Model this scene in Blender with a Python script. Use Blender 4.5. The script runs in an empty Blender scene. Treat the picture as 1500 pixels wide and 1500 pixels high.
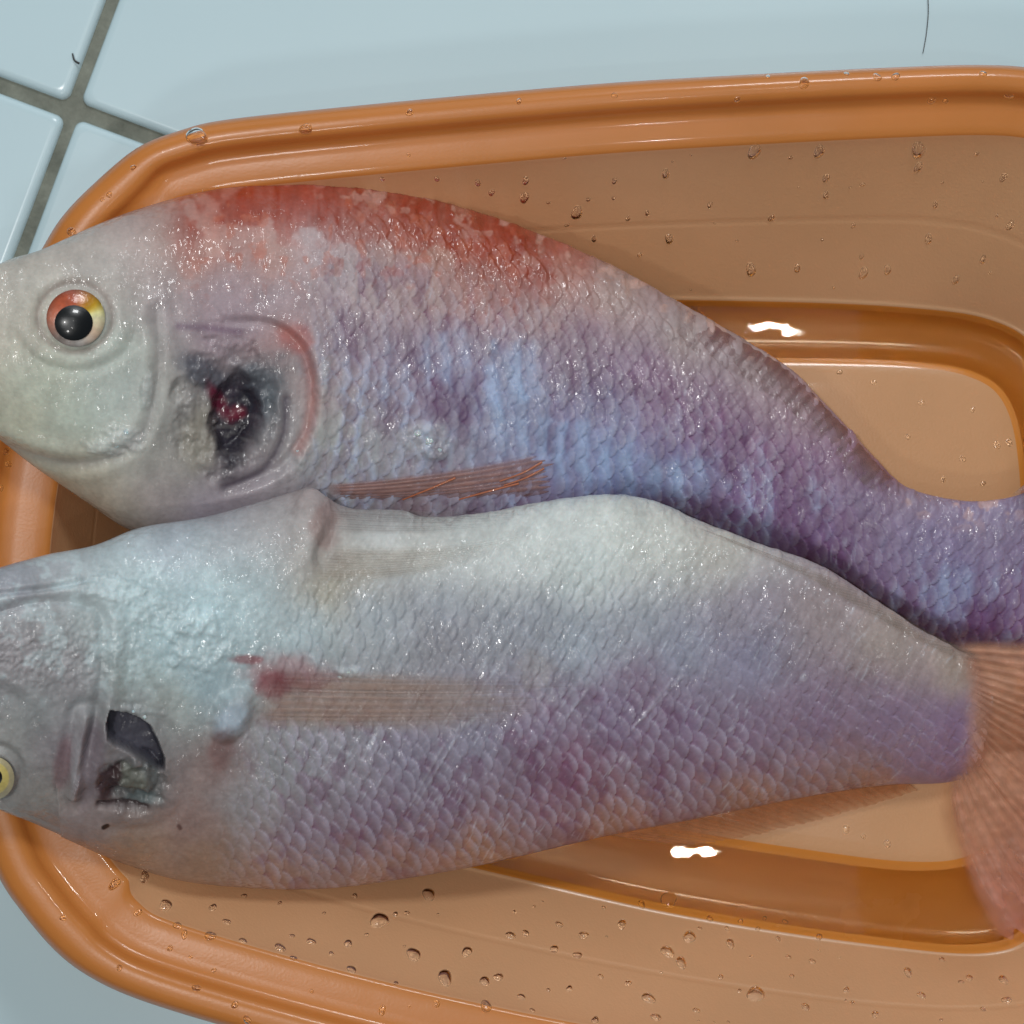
import bpy, math, random
import numpy as np
from mathutils import Vector, Matrix
from mathutils.bvhtree import BVHTree

rng = np.random.default_rng(7)
random.seed(7)
scene = bpy.context.scene
C = scene.collection

# ------------------------------------------------------------------ camera
H = 0.55                     # camera height over the floor tiles (m)
T = 0.135 / 0.52             # half field of view tangent
cam_d = bpy.data.cameras.new("camera")
cam_d.sensor_width = 36.0
cam_d.lens = 18.0 / T
cam_d.clip_start = 0.01
cam_d.clip_end = 50
cam_d.dof.use_dof = True
cam_d.dof.focus_distance = H - 0.042
cam_d.dof.aperture_fstop = 24.0
cam = bpy.data.objects.new("camera", cam_d)
cam.location = (0, 0, H)
C.objects.link(cam)
scene.camera = cam

# ------------------------------------------------------------------ light
world = bpy.data.worlds.new("World")
scene.world = world
world.use_nodes = True
wb = world.node_tree.nodes["Background"]
wb.inputs[0].default_value = (0.90, 0.97, 1.0, 1)
wb.inputs[1].default_value = 0.07

def lamp(name, loc, target, sx, sy, power, col):
    d = bpy.data.lights.new(name, 'AREA')
    d.shape = 'ELLIPSE' if sx < 0.1 else 'RECTANGLE'
    d.size, d.size_y = sx, sy
    d.energy = power
    d.color = col
    o = bpy.data.objects.new(name, d)
    o.location = loc
    zz = (Vector(loc) - Vector(target)).normalized()
    xx = (Vector((1, 0, 0)) - zz * zz.x).normalized()
    o.rotation_euler = Matrix((xx, zz.cross(xx), zz)).transposed().to_euler()
    C.objects.link(o)
    return o

# room, far and ceiling lamps, two added glint lamps, lit ceiling, window beyond the far side
lamp("room_lamp", (-0.12, -0.62, 1.35), (0, 0, 0), 0.14, 0.10, 1.5, (1.0, 0.98, 0.95))
lamp("far_lamp", (0.30, 0.88, 1.15), (0, 0, 0), 0.30, 0.22, 5.6, (0.97, 0.99, 1.0))
lamp("ceiling_lamp", (-0.28, 0.06, 1.5), (0, 0, 0), 0.06, 0.05, 5.2, (1.0, 0.98, 0.95))
lamp("near_glint_lamp", (0.19, -0.35, 1.5), (0, 0, 0), 0.05, 0.004, 0.5, (1.0, 0.97, 0.92))  # small lamp added to put a glint on the near channel water
lamp("far_glint_lamp", (0.27, 0.19, 1.5), (0, 0, 0), 0.06, 0.003, 0.3, (1.0, 0.97, 0.92))  # thin lamp added for the glint line on the far channel water
lamp("ceiling_bounce", (-0.1, 0.0, 1.7), (0, 0, 0), 1.0, 1.0, 2.2, (0.96, 0.98, 1.0))
lamp("window_light", (0.05, 1.10, 0.55), (0, 0, 0), 1.6, 0.8, 2.8, (0.92, 0.97, 1.0))

scene.view_settings.view_transform = 'Standard'
scene.view_settings.look = 'None'
scene.view_settings.exposure = 0.0
scene.view_settings.gamma = 1.0

# ------------------------------------------------------------------ helpers
def P(px, py, z):
    """point at height z seen at position (px, py) of the 1500 px photograph"""
    k = T * (H - z) / 750.0
    return (px - 750.0) * k, (750.0 - py) * k

def P3(px, py, z):
    x, y = P(px, py, z)
    return Vector((x, y, z))

def lin(c):
    c = np.asarray(c, float) / 255.0
    return np.where(c <= 0.04045, c / 12.92, ((c + 0.055) / 1.055) ** 2.4)

def sstep(a, b, x):
    t = np.clip((x - a) / (b - a), 0, 1)
    return t * t * (3 - 2 * t)

def _hash(ix, iy, seed):
    h = (ix.astype(np.int64) * 374761393 + iy.astype(np.int64) * 668265263 + seed * 144665) & 0xffffffff
    h = ((h ^ (h >> 13)) * 1274126177) & 0xffffffff
    return ((h ^ (h >> 16)) & 0xffff) / 65535.0

def vnoise(x, y, seed=0):
    ix, iy = np.floor(x), np.floor(y)
    fx, fy = x - ix, y - iy
    fx = fx * fx * (3 - 2 * fx); fy = fy * fy * (3 - 2 * fy)
    a = _hash(ix, iy, seed); b = _hash(ix + 1, iy, seed)
    c = _hash(ix, iy + 1, seed); d = _hash(ix + 1, iy + 1, seed)
    return (a * (1 - fx) + b * fx) * (1 - fy) + (c * (1 - fx) + d * fx) * fy

def fbm(x, y, seed=0, oct=4):
    s, a, n = 0, 0.5, 0
    for i in range(oct):
        s = s + a * vnoise(x * 2 ** i + 17.3 * i, y * 2 ** i - 9.1 * i, seed + i)
        n += a; a *= 0.5
    return s / n

def hermite(pts):
    """smooth interpolation through (x, value) points"""
    p = np.array(pts, float)
    xs, ys = p[:, 0], p[:, 1]
    d = np.diff(ys) / np.diff(xs)
    m = np.concatenate([[d[0]], (d[1:] + d[:-1]) / 2, [d[-1]]])
    for i in range(1, len(xs) - 1):
        if d[i - 1] * d[i] <= 0: m[i] *= 0.4
    def f(x):
        x = np.clip(np.asarray(x, float), xs[0], xs[-1])
        i = np.clip(np.searchsorted(xs, x) - 1, 0, len(xs) - 2)
        h = xs[i + 1] - xs[i]; t = (x - xs[i]) / h
        return ((2 * t**3 - 3 * t**2 + 1) * ys[i] + (t**3 - 2 * t**2 + t) * h * m[i]
                + (-2 * t**3 + 3 * t**2) * ys[i + 1] + (t**3 - t**2) * h * m[i + 1])
    return f

def grid_faces(n, m, wrap_m=False, wrap_n=False):
    i = np.arange(n if wrap_n else n - 1); j = np.arange(m if wrap_m else m - 1)
    I, J = np.meshgrid(i, j, indexing='ij')
    I2, J2 = (I + 1) % n, (J + 1) % m
    return np.stack([I * m + J, I2 * m + J, I2 * m + J2, I * m + J2], -1).reshape(-1, 4)

def mesh_np(name, V, F, mat, parent=None, col=None, smooth=True, normals=None, link=True):
    me = bpy.data.meshes.new(name)
    V = np.asarray(V, np.float32).reshape(-1, 3); F = np.asarray(F, np.int32)
    k = F.shape[1]
    me.vertices.add(len(V)); me.vertices.foreach_set("co", V.ravel())
    me.loops.add(F.size); me.loops.foreach_set("vertex_index", F.ravel())
    me.polygons.add(len(F))
    me.polygons.foreach_set("loop_start", np.arange(0, F.size, k, dtype=np.int32))
    me.update(calc_edges=True)
    me.polygons.foreach_set("use_smooth", np.full(len(F), smooth))
    if col is not None:
        at = me.color_attributes.new("tint", 'FLOAT_COLOR', 'POINT')
        col = np.asarray(col); c4 = np.ones((len(V), 4), np.float32); c4[:, :col.shape[-1]] = col.reshape(len(V), -1)
        at.data.foreach_set("color", c4.ravel())
    if mat: me.materials.append(mat)
    me.validate()
    if normals is not None:
        me.normals_split_custom_set_from_vertices(np.asarray(normals, float).reshape(-1, 3).tolist())
    o = bpy.data.objects.new(name, me)
    if link: C.objects.link(o)
    if parent: o.parent = parent
    return o

def empty(name, loc, label, cat, group=None):
    o = bpy.data.objects.new(name, None)
    o.empty_display_size = 0.01
    o.location = loc
    C.objects.link(o)
    tag(o, label, cat, group)
    return o

def tag(o, label=None, cat=None, group=None, kind=None):
    if label: o["label"] = label
    if cat: o["category"] = cat
    if group: o["group"] = group
    if kind: o["kind"] = kind

def adopt(o, parent):
    """parent without moving (the parent is only translated)"""
    o.parent = parent
    o.matrix_parent_inverse = parent.matrix_basis.inverted()

# ------------------------------------------------------------------ materials
def new_mat(name):
    m = bpy.data.materials.new(name); m.use_nodes = True
    nt = m.node_tree
    return m, nt, nt.nodes["Principled BSDF"]

def N(nt, t, **kw):
    n = nt.nodes.new(t)
    for k, v in kw.items():
        if k in n.inputs: n.inputs[k].default_value = v
        else: setattr(n, k, v)
    return n

def noise_bump(nt, scale, strength, dist, detail=3.0, coord=None, normal=None, rough=0.5):
    tc = N(nt, 'ShaderNodeTexCoord') if coord is None else coord
    nz = N(nt, 'ShaderNodeTexNoise'); nz.inputs['Scale'].default_value = scale
    nz.inputs['Detail'].default_value = detail; nz.inputs['Roughness'].default_value = rough
    nt.links.new(tc.outputs['Object'], nz.inputs['Vector'])
    b = N(nt, 'ShaderNodeBump'); b.inputs['Strength'].default_value = strength
    b.inputs['Distance'].default_value = dist
    nt.links.new(nz.outputs['Fac'], b.inputs['Height'])
    if normal is not None: nt.links.new(normal.outputs[0], b.inputs['Normal'])
    return b, nz

def mat_skin(name, sss=0.25, sparkle=1.0, rough=0.42, stretch=0.45, turn=0.0):
    m, nt, p = new_mat(name)
    a = N(nt, 'ShaderNodeAttribute', attribute_name="tint")
    tc = N(nt, 'ShaderNodeTexCoord')
    n1 = N(nt, 'ShaderNodeTexNoise'); n1.inputs['Scale'].default_value = 900; n1.inputs['Detail'].default_value = 4
    nt.links.new(tc.outputs['Object'], n1.inputs['Vector'])
    hsv = N(nt, 'ShaderNodeHueSaturation')
    mr = N(nt, 'ShaderNodeMapRange'); mr.inputs[1].default_value = 0.3; mr.inputs[2].default_value = 0.7
    mr.inputs[3].default_value = 0.93; mr.inputs[4].default_value = 1.07
    nt.links.new(n1.outputs['Fac'], mr.inputs[0]); nt.links.new(mr.outputs[0], hsv.inputs['Value'])
    nt.links.new(a.outputs['Color'], hsv.inputs['Color']); nt.links.new(hsv.outputs[0], p.inputs['Base Color'])
    p.inputs['Roughness'].default_value = rough
    p.inputs['Specular IOR Level'].default_value = 0.4
    p.inputs['Subsurface Weight'].default_value = sss
    p.inputs['Subsurface Radius'].default_value = (1.0, 0.55, 0.45)
    p.inputs['Subsurface Scale'].default_value = 0.0018
    b1, _ = noise_bump(nt, 800, 0.15, 0.0005, 2, tc)
    nt.links.new(b1.outputs[0], p.inputs['Normal'])
    nzc = N(nt, 'ShaderNodeTexNoise'); nzc.inputs['Scale'].default_value = 75; nzc.inputs['Detail'].default_value = 4
    nt.links.new(tc.outputs['Object'], nzc.inputs['Vector'])
    mrc = N(nt, 'ShaderNodeMapRange'); mrc.inputs[1].default_value = 0.45; mrc.inputs[2].default_value = 0.62
    mrc.inputs[3].default_value = 0.22; mrc.inputs[4].default_value = 1.0
    nt.links.new(nzc.outputs['Fac'], mrc.inputs[0]); nt.links.new(mrc.outputs[0], p.inputs['Coat Weight'])
    p.inputs['Coat Roughness'].default_value = 0.13
    p.inputs['Coat IOR'].default_value = 1.45
    mp = N(nt, 'ShaderNodeMapping'); mp.inputs['Scale'].default_value = (1.0, stretch, 1.0)
    mp.inputs['Rotation'].default_value = (0, 0, turn)
    nt.links.new(tc.outputs['Object'], mp.inputs['Vector'])
    nz2 = N(nt, 'ShaderNodeTexNoise'); nz2.inputs['Scale'].default_value = 430; nz2.inputs['Detail'].default_value = 1.5
    nt.links.new(mp.outputs[0], nz2.inputs['Vector'])
    b2 = N(nt, 'ShaderNodeBump'); b2.inputs['Strength'].default_value = 1.0 * sparkle; b2.inputs['Distance'].default_value = 0.0017
    nt.links.new(nz2.outputs['Fac'], b2.inputs['Height']); nt.links.new(b1.outputs[0], b2.inputs['Normal'])
    nt.links.new(b2.outputs[0], p.inputs['Coat Normal'])
    return m

def mat_plastic(name, col, rough, frost, transl=0.35, coat=0.0, crough=0.06):
    m, nt, p = new_mat(name)
    out = nt.nodes["Material Output"]
    tc = N(nt, 'ShaderNodeTexCoord')
    nz = N(nt, 'ShaderNodeTexNoise'); nz.inputs['Scale'].default_value = 22; nz.inputs['Detail'].default_value = 6
    nt.links.new(tc.outputs['Object'], nz.inputs['Vector'])
    mix = N(nt, 'ShaderNodeMix', data_type='RGBA')
    mix.inputs[6].default_value = (*[c * 0.88 for c in col], 1); mix.inputs[7].default_value = (*[min(1, c * 1.1) for c in col], 1)
    nt.links.new(nz.outputs['Fac'], mix.inputs[0])
    nt.links.new(mix.outputs[2], p.inputs['Base Color'])
    rr = N(nt, 'ShaderNodeMapRange'); rr.inputs[3].default_value = rough * 0.75; rr.inputs[4].default_value = rough * 1.3
    nt.links.new(nz.outputs['Fac'], rr.inputs[0]); nt.links.new(rr.outputs[0], p.inputs['Roughness'])
    p.inputs['IOR'].default_value = 1.5
    p.inputs['Coat Weight'].default_value = coat
    p.inputs['Coat Roughness'].default_value = crough
    b, _ = noise_bump(nt, 1400, frost, 0.0004, 2, tc)
    b2, _ = noise_bump(nt, 60, 0.25, 0.0006, 2, tc, b)
    nt.links.new(b2.outputs[0], p.inputs['Normal'])
    tr = N(nt, 'ShaderNodeBsdfTranslucent')
    nt.links.new(mix.outputs[2], tr.inputs['Color'])
    ms = N(nt, 'ShaderNodeMixShader'); ms.inputs[0].default_value = transl
    nt.links.new(p.outputs[0], ms.inputs[1]); nt.links.new(tr.outputs[0], ms.inputs[2])
    nt.links.new(ms.outputs[0], out.inputs['Surface'])
    return m

def mat_water(name, tintc=(1, 1, 1), rough=0.0, ripple=0.0):
    m, nt, p = new_mat(name)
    p.inputs['Base Color'].default_value = (*tintc, 1)
    p.inputs['Transmission Weight'].default_value = 1.0
    p.inputs['Roughness'].default_value = rough
    p.inputs['IOR'].default_value = 1.33
    if ripple:
        b, _ = noise_bump(nt, 130, ripple, 0.002, 2)
        nt.links.new(b.outputs[0], p.inputs['Normal'])
    return m

def mat_plain(name, col, rough=0.5, coat=0.0, bump=0.0, scale=300, sss=0.0):
    m, nt, p = new_mat(name)
    tc = N(nt, 'ShaderNodeTexCoord')
    nz = N(nt, 'ShaderNodeTexNoise'); nz.inputs['Scale'].default_value = scale; nz.inputs['Detail'].default_value = 4
    nt.links.new(tc.outputs['Object'], nz.inputs['Vector'])
    mix = N(nt, 'ShaderNodeMix', data_type='RGBA')
    mix.inputs[6].default_value = (*[c * 0.75 for c in col], 1); mix.inputs[7].default_value = (*[min(1, c * 1.2) for c in col], 1)
    nt.links.new(nz.outputs['Fac'], mix.inputs[0]); nt.links.new(mix.outputs[2], p.inputs['Base Color'])
    p.inputs['Roughness'].default_value = rough
    p.inputs['Coat Weight'].default_value = coat; p.inputs['Coat Roughness'].default_value = 0.04
    if sss:
        p.inputs['Subsurface Weight'].default_value = sss; p.inputs['Subsurface Scale'].default_value = 0.002
    if bump:
        b, _ = noise_bump(nt, scale * 2, bump, 0.0008, 3, tc)
        nt.links.new(b.outputs[0], p.inputs['Normal'])
    return m

def mat_fin(name, transl=0.35):
    m, nt, p = new_mat(name)
    out = nt.nodes["Material Output"]
    a = N(nt, 'ShaderNodeAttribute', attribute_name="tint")
    nt.links.new(a.outputs['Color'], p.inputs['Base Color'])
    p.inputs['Roughness'].default_value = 0.45
    p.inputs['Coat Weight'].default_value = 0.6; p.inputs['Coat Roughness'].default_value = 0.1
    tc = N(nt, 'ShaderNodeTexCoord')
    b, _ = noise_bump(nt, 600, 0.4, 0.0008, 3, tc)
    nt.links.new(b.outputs[0], p.inputs['Normal']); nt.links.new(b.outputs[0], p.inputs['Coat Normal'])
    tr = N(nt, 'ShaderNodeBsdfTranslucent'); nt.links.new(a.outputs['Color'], tr.inputs['Color'])
    ms = N(nt, 'ShaderNodeMixShader'); ms.inputs[0].default_value = transl
    nt.links.new(p.outputs[0], ms.inputs[1]); nt.links.new(tr.outputs[0], ms.inputs[2])
    tp = N(nt, 'ShaderNodeBsdfTransparent')
    mx = N(nt, 'ShaderNodeMixShader')
    nt.links.new(a.outputs['Alpha'], mx.inputs[0])
    nt.links.new(tp.outputs[0], mx.inputs[1]); nt.links.new(ms.outputs[0], mx.inputs[2])
    nt.links.new(mx.outputs[0], out.inputs['Surface'])
    return m

M_tile, nt, p = new_mat("glazed_tile")
tc = N(nt, 'ShaderNodeTexCoord')
nz = N(nt, 'ShaderNodeTexNoise'); nz.inputs['Scale'].default_value = 9; nz.inputs['Detail'].default_value = 7
nt.links.new(tc.outputs['Object'], nz.inputs['Vector'])
rmp = N(nt, 'ShaderNodeMix', data_type='RGBA')
rmp.inputs[6].default_value = (0.55, 0.73, 0.80, 1); rmp.inputs[7].default_value = (0.63, 0.81, 0.87, 1)
nt.links.new(nz.outputs['Fac'], rmp.inputs[0]); nt.links.new(rmp.outputs[2], p.inputs['Base Color'])
p.inputs['Roughness'].default_value = 0.22
b, _ = noise_bump(nt, 45, 0.12, 0.0006, 3, tc); nt.links.new(b.outputs[0], p.inputs['Normal'])
M_grout = mat_plain("grout", (0.20, 0.22, 0.18), 0.9, 0, 0.8, 160)
_nt = M_grout.node_tree
_mix = [n for n in _nt.nodes if n.type == 'MIX'][0]
_nz = [n for n in _nt.nodes if n.type == 'TEX_NOISE' and n.outputs['Fac'].links and n.outputs['Fac'].links[0].to_node == _mix][0]
_nz.inputs['Scale'].default_value = 95; _nz.inputs['Roughness'].default_value = 0.7
_mix.inputs[6].default_value = (0.03, 0.04, 0.03, 1); _mix.inputs[7].default_value = (0.36, 0.38, 0.32, 1)

ORANGE = (0.72, 0.27, 0.055)
M_rim = mat_plastic("orange_plastic_rim", (0.82, 0.33, 0.08), 0.30, 0.08, 0.35, 0.4)
M_wall = mat_plastic("orange_plastic_wall", (0.90, 0.54, 0.29), 0.34, 0.22, 0.34, 1.0, 0.2)
M_base = mat_plastic("orange_plastic_base", (0.80, 0.31, 0.055), 0.25, 0.12, 0.22, 0.6)
M_panel = mat_plastic("orange_plastic_panel", (0.84, 0.48, 0.24), 0.36, 0.25, 0.30, 0.6)
M_drop = mat_water("water_drop")
M_pool = mat_water("pooled_water", (0.96, 0.85, 0.60), 0.0, 0.010)
M_skin1 = mat_skin("fish_skin_upper")
M_skin2 = mat_skin("fish_skin_lower", stretch=0.6, turn=0.5)
M_fin = mat_fin("fish_fin")
M_finray = mat_plain("fin_ray", (0.42, 0.12, 0.045), 0.4, 0.4, 0.2, 500)
M_finray_pale = mat_plain("fin_ray_pale", (0.50, 0.30, 0.24), 0.4, 0.4, 0.2, 500)
M_pupil = mat_plain("eye_pupil", (0.006, 0.008, 0.010), 0.3, 0.6)
M_iris = mat_skin("eye_iris", 0.1, 0.15, 0.25)
M_ice = mat_plain("ice_crumb", (0.62, 0.70, 0.72), 0.35, 0.6, 0.7, 500, 0.4)
M_hair = mat_plain("dark_hair", (0.03, 0.03, 0.03), 0.4)

# ------------------------------------------------------------------ floor
ang = math.atan2(-50, 135)         # direction of the grout lines
def build_floor():
    J = P3(105, 160, 0)
    u = Vector((math.cos(ang), math.sin(ang), 0)); v = Vector((-u.y, u.x, 0))
    S, g, bv = 0.30, 0.0040, 0.0011
    V = [(-0.75, -0.75, -0.0022), (0.75, -0.75, -0.0022), (0.75, 0.75, -0.0022), (-0.75, 0.75, -0.0022)]
    n = 60
    gx = np.linspace(-0.8, 0.8, n)
    X, Y = np.meshgrid(gx, gx, indexing='ij')
    Z = -0.0022 + 0.0006 * (fbm(X * 60 + 50, Y * 60 + 50, 3) - 0.5)
    fl = mesh_np("floor", np.stack([X, Y, Z], -1), grid_faces(n, n), M_grout)
    tag(fl, kind="structure")
    # one pillowed tile: nested rounded squares
    rings = [(S / 2 - g / 2, -0.006), (S / 2 - g / 2, -0.0014), (S / 2 - g / 2 - 0.0005, -0.0006),
             (S / 2 - g / 2 - bv, -0.0001), (S / 2 - g / 2 - bv * 2.2, 0.0)]
    k = 28
    def ring(h, z):
        pts = []
        r = 0.0025; cs = h - r
        for q in range(4):
            cx, cy = [(cs, cs), (-cs, cs), (-cs, -cs), (cs, -cs)][q]
            for i in range(7):
                a = q * math.pi / 2 + i / 6 * math.pi / 2
                pts.append((cx + r * math.cos(a), cy + r * math.sin(a), z))
        return pts
    V = []; F = []
    for h, z in rings: V += ring(h, z)
    for i in range(len(rings) - 1):
        for j in range(k):
            F.append((i * k + j, i * k + (j + 1) % k, (i + 1) * k + (j + 1) % k, (i + 1) * k + j))
    me = bpy.data.meshes.new("tile")
    F = F + [tuple(range((len(rings) - 1) * k, len(rings) * k))]
    me.from_pydata(V, [], F); me.update()
    me.polygons.foreach_set("use_smooth", np.full(len(me.polygons), True))
    me.polygons[len(me.polygons) - 1].use_smooth = False
    me.materials.append(M_tile)
    for i in (-1, 0):
        for j in (-2, -1, 0):
            o = bpy.data.objects.new("tile", me); C.objects.link(o)
            c = J + u * (S * (i + 0.5)) + v * (S * (j + 0.5))
            o.location = (c.x, c.y, random.uniform(-0.0002, 0.0))
            o.rotation_euler = (0, 0, ang + random.uniform(-0.006, 0.006))
            o.parent = fl
    for i in (1,):
        for j in (-2, -1, 0):
            o = bpy.data.objects.new("tile", me); C.objects.link(o)
            c = J + u * (S * (i + 0.5)) + v * (S * (j + 0.5))
            o.location = (c.x, c.y, 0); o.rotation_euler = (0, 0, ang); o.parent = fl
build_floor()

# ------------------------------------------------------------------ tub
NT = 480
def closed_outline(pts, n=3000):
    p = np.array(pts, float); k = len(p); out = []
    for i in range(k):
        p0, p1, p2, p3 = p[i - 1], p[i], p[(i + 1) % k], p[(i + 2) % k]
        # centripetal-ish Catmull-Rom
        for t in np.linspace(0, 1, n // k, endpoint=False):
            out.append(0.5 * ((2 * p1) + (-p0 + p2) * t + (2 * p0 - 5 * p1 + 4 * p2 - p3) * t * t
                              + (-p0 + 3 * p1 - 3 * p2 + p3) * t ** 3))
    o = np.array(out)
    w = 31; ker = np.hanning(w); ker /= ker.sum()
    for d in range(2):
        o[:, d] = np.convolve(np.concatenate([o[-w:, d], o[:, d], o[:w, d]]), ker, 'same')[w:-w]
    return o

CEN = np.array([860.0, 890.0])
TH = np.linspace(-math.pi, math.pi, NT, endpoint=False)
def by_angle(o):
    d = o - CEN
    th = np.arctan2(d[:, 1], d[:, 0] * 0.72); r = np.hypot(d[:, 0], d[:, 1])
    s = np.argsort(th)
    th, d = th[s], d[s]
    return np.stack([CEN[0] + np.interp(TH, th, d[:, 0], period=2 * math.pi),
                     CEN[1] + np.interp(TH, th, d[:, 1], period=2 * math.pi)], -1)

RIM = closed_outline([(57, 372), (89, 320), (133, 273), (200, 217), (267, 190), (333, 175), (500, 157), (700, 138), (900, 121),
    (1100, 109), (1300, 99), (1436, 95), (1520, 101), (1610, 125), (1690, 190), (1760, 320), (1810, 520), (1840, 760),
    (1845, 1050), (1830, 1300), (1780, 1500), (1690, 1630), (1560, 1690), (1380, 1695), (1150, 1672), (900, 1635),
    (680, 1592), (480, 1545), (317, 1500), (200, 1463), (133, 1432), (83, 1395), (33, 1337), (-5, 1278), (-42, 1170),
    (-68, 1030), (-80, 880), (-68, 720), (-40, 580), (5, 460)])
BASE = closed_outline([(225, 650), (285, 550), (400, 480), (600, 452), (900, 446), (1150, 450), (1330, 458), (1440, 472),
    (1510, 510), (1560, 600), (1580, 760), (1580, 1000), (1560, 1220), (1520, 1350), (1440, 1392), (1250, 1375), (1000, 1335), (800, 1290),
    (560, 1232), (390, 1178), (280, 1105), (220, 1000), (200, 880), (205, 750)])
PANEL = closed_outline([(310, 690), (370, 610), (480, 562), (700, 540), (950, 535), (1150, 534), (1330, 538), (1420, 552),
    (1470, 590), (1492, 680), (1497, 850), (1485, 1050), (1462, 1190), (1425, 1250), (1330, 1262), (1150, 1240), (950, 1208), (750, 1172),
    (560, 1130), (430, 1080), (340, 1010), (300, 900), (295, 780)])
rimP = by_angle(RIM); baseP = by_angle(BASE); panelP = by_angle(PANEL)
tang = np.roll(rimP, -1, 0) - np.roll(rimP, 1, 0)
tang /= np.linalg.norm(tang, axis=1)[:, None]
inn = np.stack([-tang[:, 1], tang[:, 0]], -1)
inn *= np.sign(np.sum((CEN - rimP) * inn, 1))[:, None]
# the step in the rim is broader round the ends than along the far side
side = sstep(0.35, 0.95, np.abs(inn[:, 0])) * (inn[:, 0] > 0) + 0.45 * (inn[:, 1] < -0.4)
widen = 1 + 0.45 * np.clip(side, 0, 1)

loops = []; names = []
def add(px, z, part): 
    loops.append((px, np.broadcast_to(z, (NT,)).copy())); names.append(part)
for ins, z in [(5, 0.0400), (0.5, 0.0408), (0, 0.0430), (1, 0.0465), (4, 0.0488), (9, 0.0498), (17, 0.0502), (27, 0.0500), (35, 0.0495),
               (40, 0.0487), (44, 0.0474), (48, 0.0463), (54, 0.0456), (64, 0.0451), (69, 0.0450), (74, 0.0449), (86, 0.0446), (98, 0.0441), (103, 0.0434)]:
    add(rimP + inn * (ins * widen)[:, None], z, 'rim')
top = loops[-1][0]
nw = 60
for i in range(1, nw + 1):
    t = i / nw
    # steep upper wall that rounds into the floor
    w = t
    z = 0.0434 - (0.0434 - 0.0075) * (1 - (1 - min(1, t / 0.98)) ** 1.0) ** 0.93
    z = z - 0.00025 * (0.485 < t < 0.515)
    add(top * (1 - w) + (baseP * 0.97 + top * 0.03) * w, z, 'wall')
zl = 0.0075
for w, z in [(0.04, 0.0063), (0.10, 0.0047), (0.18, 0.0033), (0.28, 0.0025), (0.42, 0.0022), (0.60, 0.0023), (0.74, 0.0030),
             (0.84, 0.0042), (0.92, 0.0053), (1.0, 0.0059)]:
    b0 = baseP * 0.97 + top * 0.03
    add(b0 * (1 - w) + panelP * w, z, 'base_channel')
for w, z in [(0.03, 0.0062), (0.08, 0.0064), (0.2, 0.0064), (0.4, 0.0064), (0.6, 0.0064), (0.8, 0.0064), (0.97, 0.0064)]:
    add(panelP * (1 - w) + CEN * w, z, 'base_panel')
nl = len(loops)
G = np.zeros((nl, NT, 3))
for i, (px, z) in enumerate(loops):
    x, y = P(px[:, 0], px[:, 1], z)
    G[i] = np.stack([x, y, z], -1)
def grid_normals(G, wrap=True):
    du = np.gradient(G, axis=0)
    dv = (np.roll(G, -1, 1) - np.roll(G, 1, 1)) if wrap else np.gradient(G, axis=1)
    n = np.cross(du, dv); n /= np.linalg.norm(n, axis=-1)[..., None] + 1e-12
    return n
GN = grid_normals(G)
if GN[nl // 2, :, 2].mean() < 0: GN = -GN; FLIP = True
else: FLIP = False
thick = 0.0019
G2 = G - GN * thick
G2[0] = G[0] - [0, 0, 0]; 
tub = empty("plastic_tub", P3(860, 890, 0.0), "oblong translucent orange plastic tub holding two raw fish", "tub")
mats = {'rim': M_rim, 'wall': M_wall, 'base_channel': M_base, 'base_panel': M_panel}
tub_verts = []; tub_faces = []
for part in ('rim', 'wall', 'base_channel', 'base_panel'):
    idx = [i for i in range(nl) if names[i] == part]
    i0, i1 = idx[0], idx[-1]
    if i0 > 0: i0 -= 1
    A = G[i0:i1 + 1]; B = G2[i0:i1 + 1]; n = i1 - i0 + 1
    F1 = grid_faces(n, NT, wrap_m=True)
    if not FLIP: F1 = F1
    F = np.concatenate([F1, F1[:, ::-1] + n * NT])
    V = np.concatenate([A.reshape(-1, 3), B.reshape(-1, 3)])
    NN = np.concatenate([GN[i0:i1 + 1].reshape(-1, 3), -GN[i0:i1 + 1].reshape(-1, 3)])
    # orient faces with the normals
    f = F1[len(F1) // 2]; fn = np.cross(V[f[1]] - V[f[0]], V[f[2]] - V[f[0]])
    if np.dot(fn, NN[f[0]]) < 0: F = F[:, ::-1]
    o = mesh_np({'rim': 'rim', 'wall': 'side_wall', 'base_channel': 'base_channel', 'base_panel': 'base_panel'}[part],
                V, F, mats[part], normals=NN)
    adopt(o, tub)
    off = sum(len(v) for v in tub_verts)
    tub_verts.append(A.reshape(-1, 3)); tub_faces.append(F1 + off)
    if part == 'base_panel':
        ce = P3(860, 890, 0.0064)
TUBV = np.concatenate(tub_verts); TUBF = np.concatenate(tub_faces)
tub_bvh = BVHTree.FromPolygons([Vector(v) for v in TUBV], [tuple(int(q) for q in f) for f in TUBF])
def tub_hit(px, py):
    o = Vector((0, 0, H)); d = (P3(px, py, 0) - o).normalized()
    h = tub_bvh.ray_cast(o, d)
    return (h[0], h[1] if h[1].z > 0 else -h[1]) if h[0] is not None else (None, None)

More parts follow.
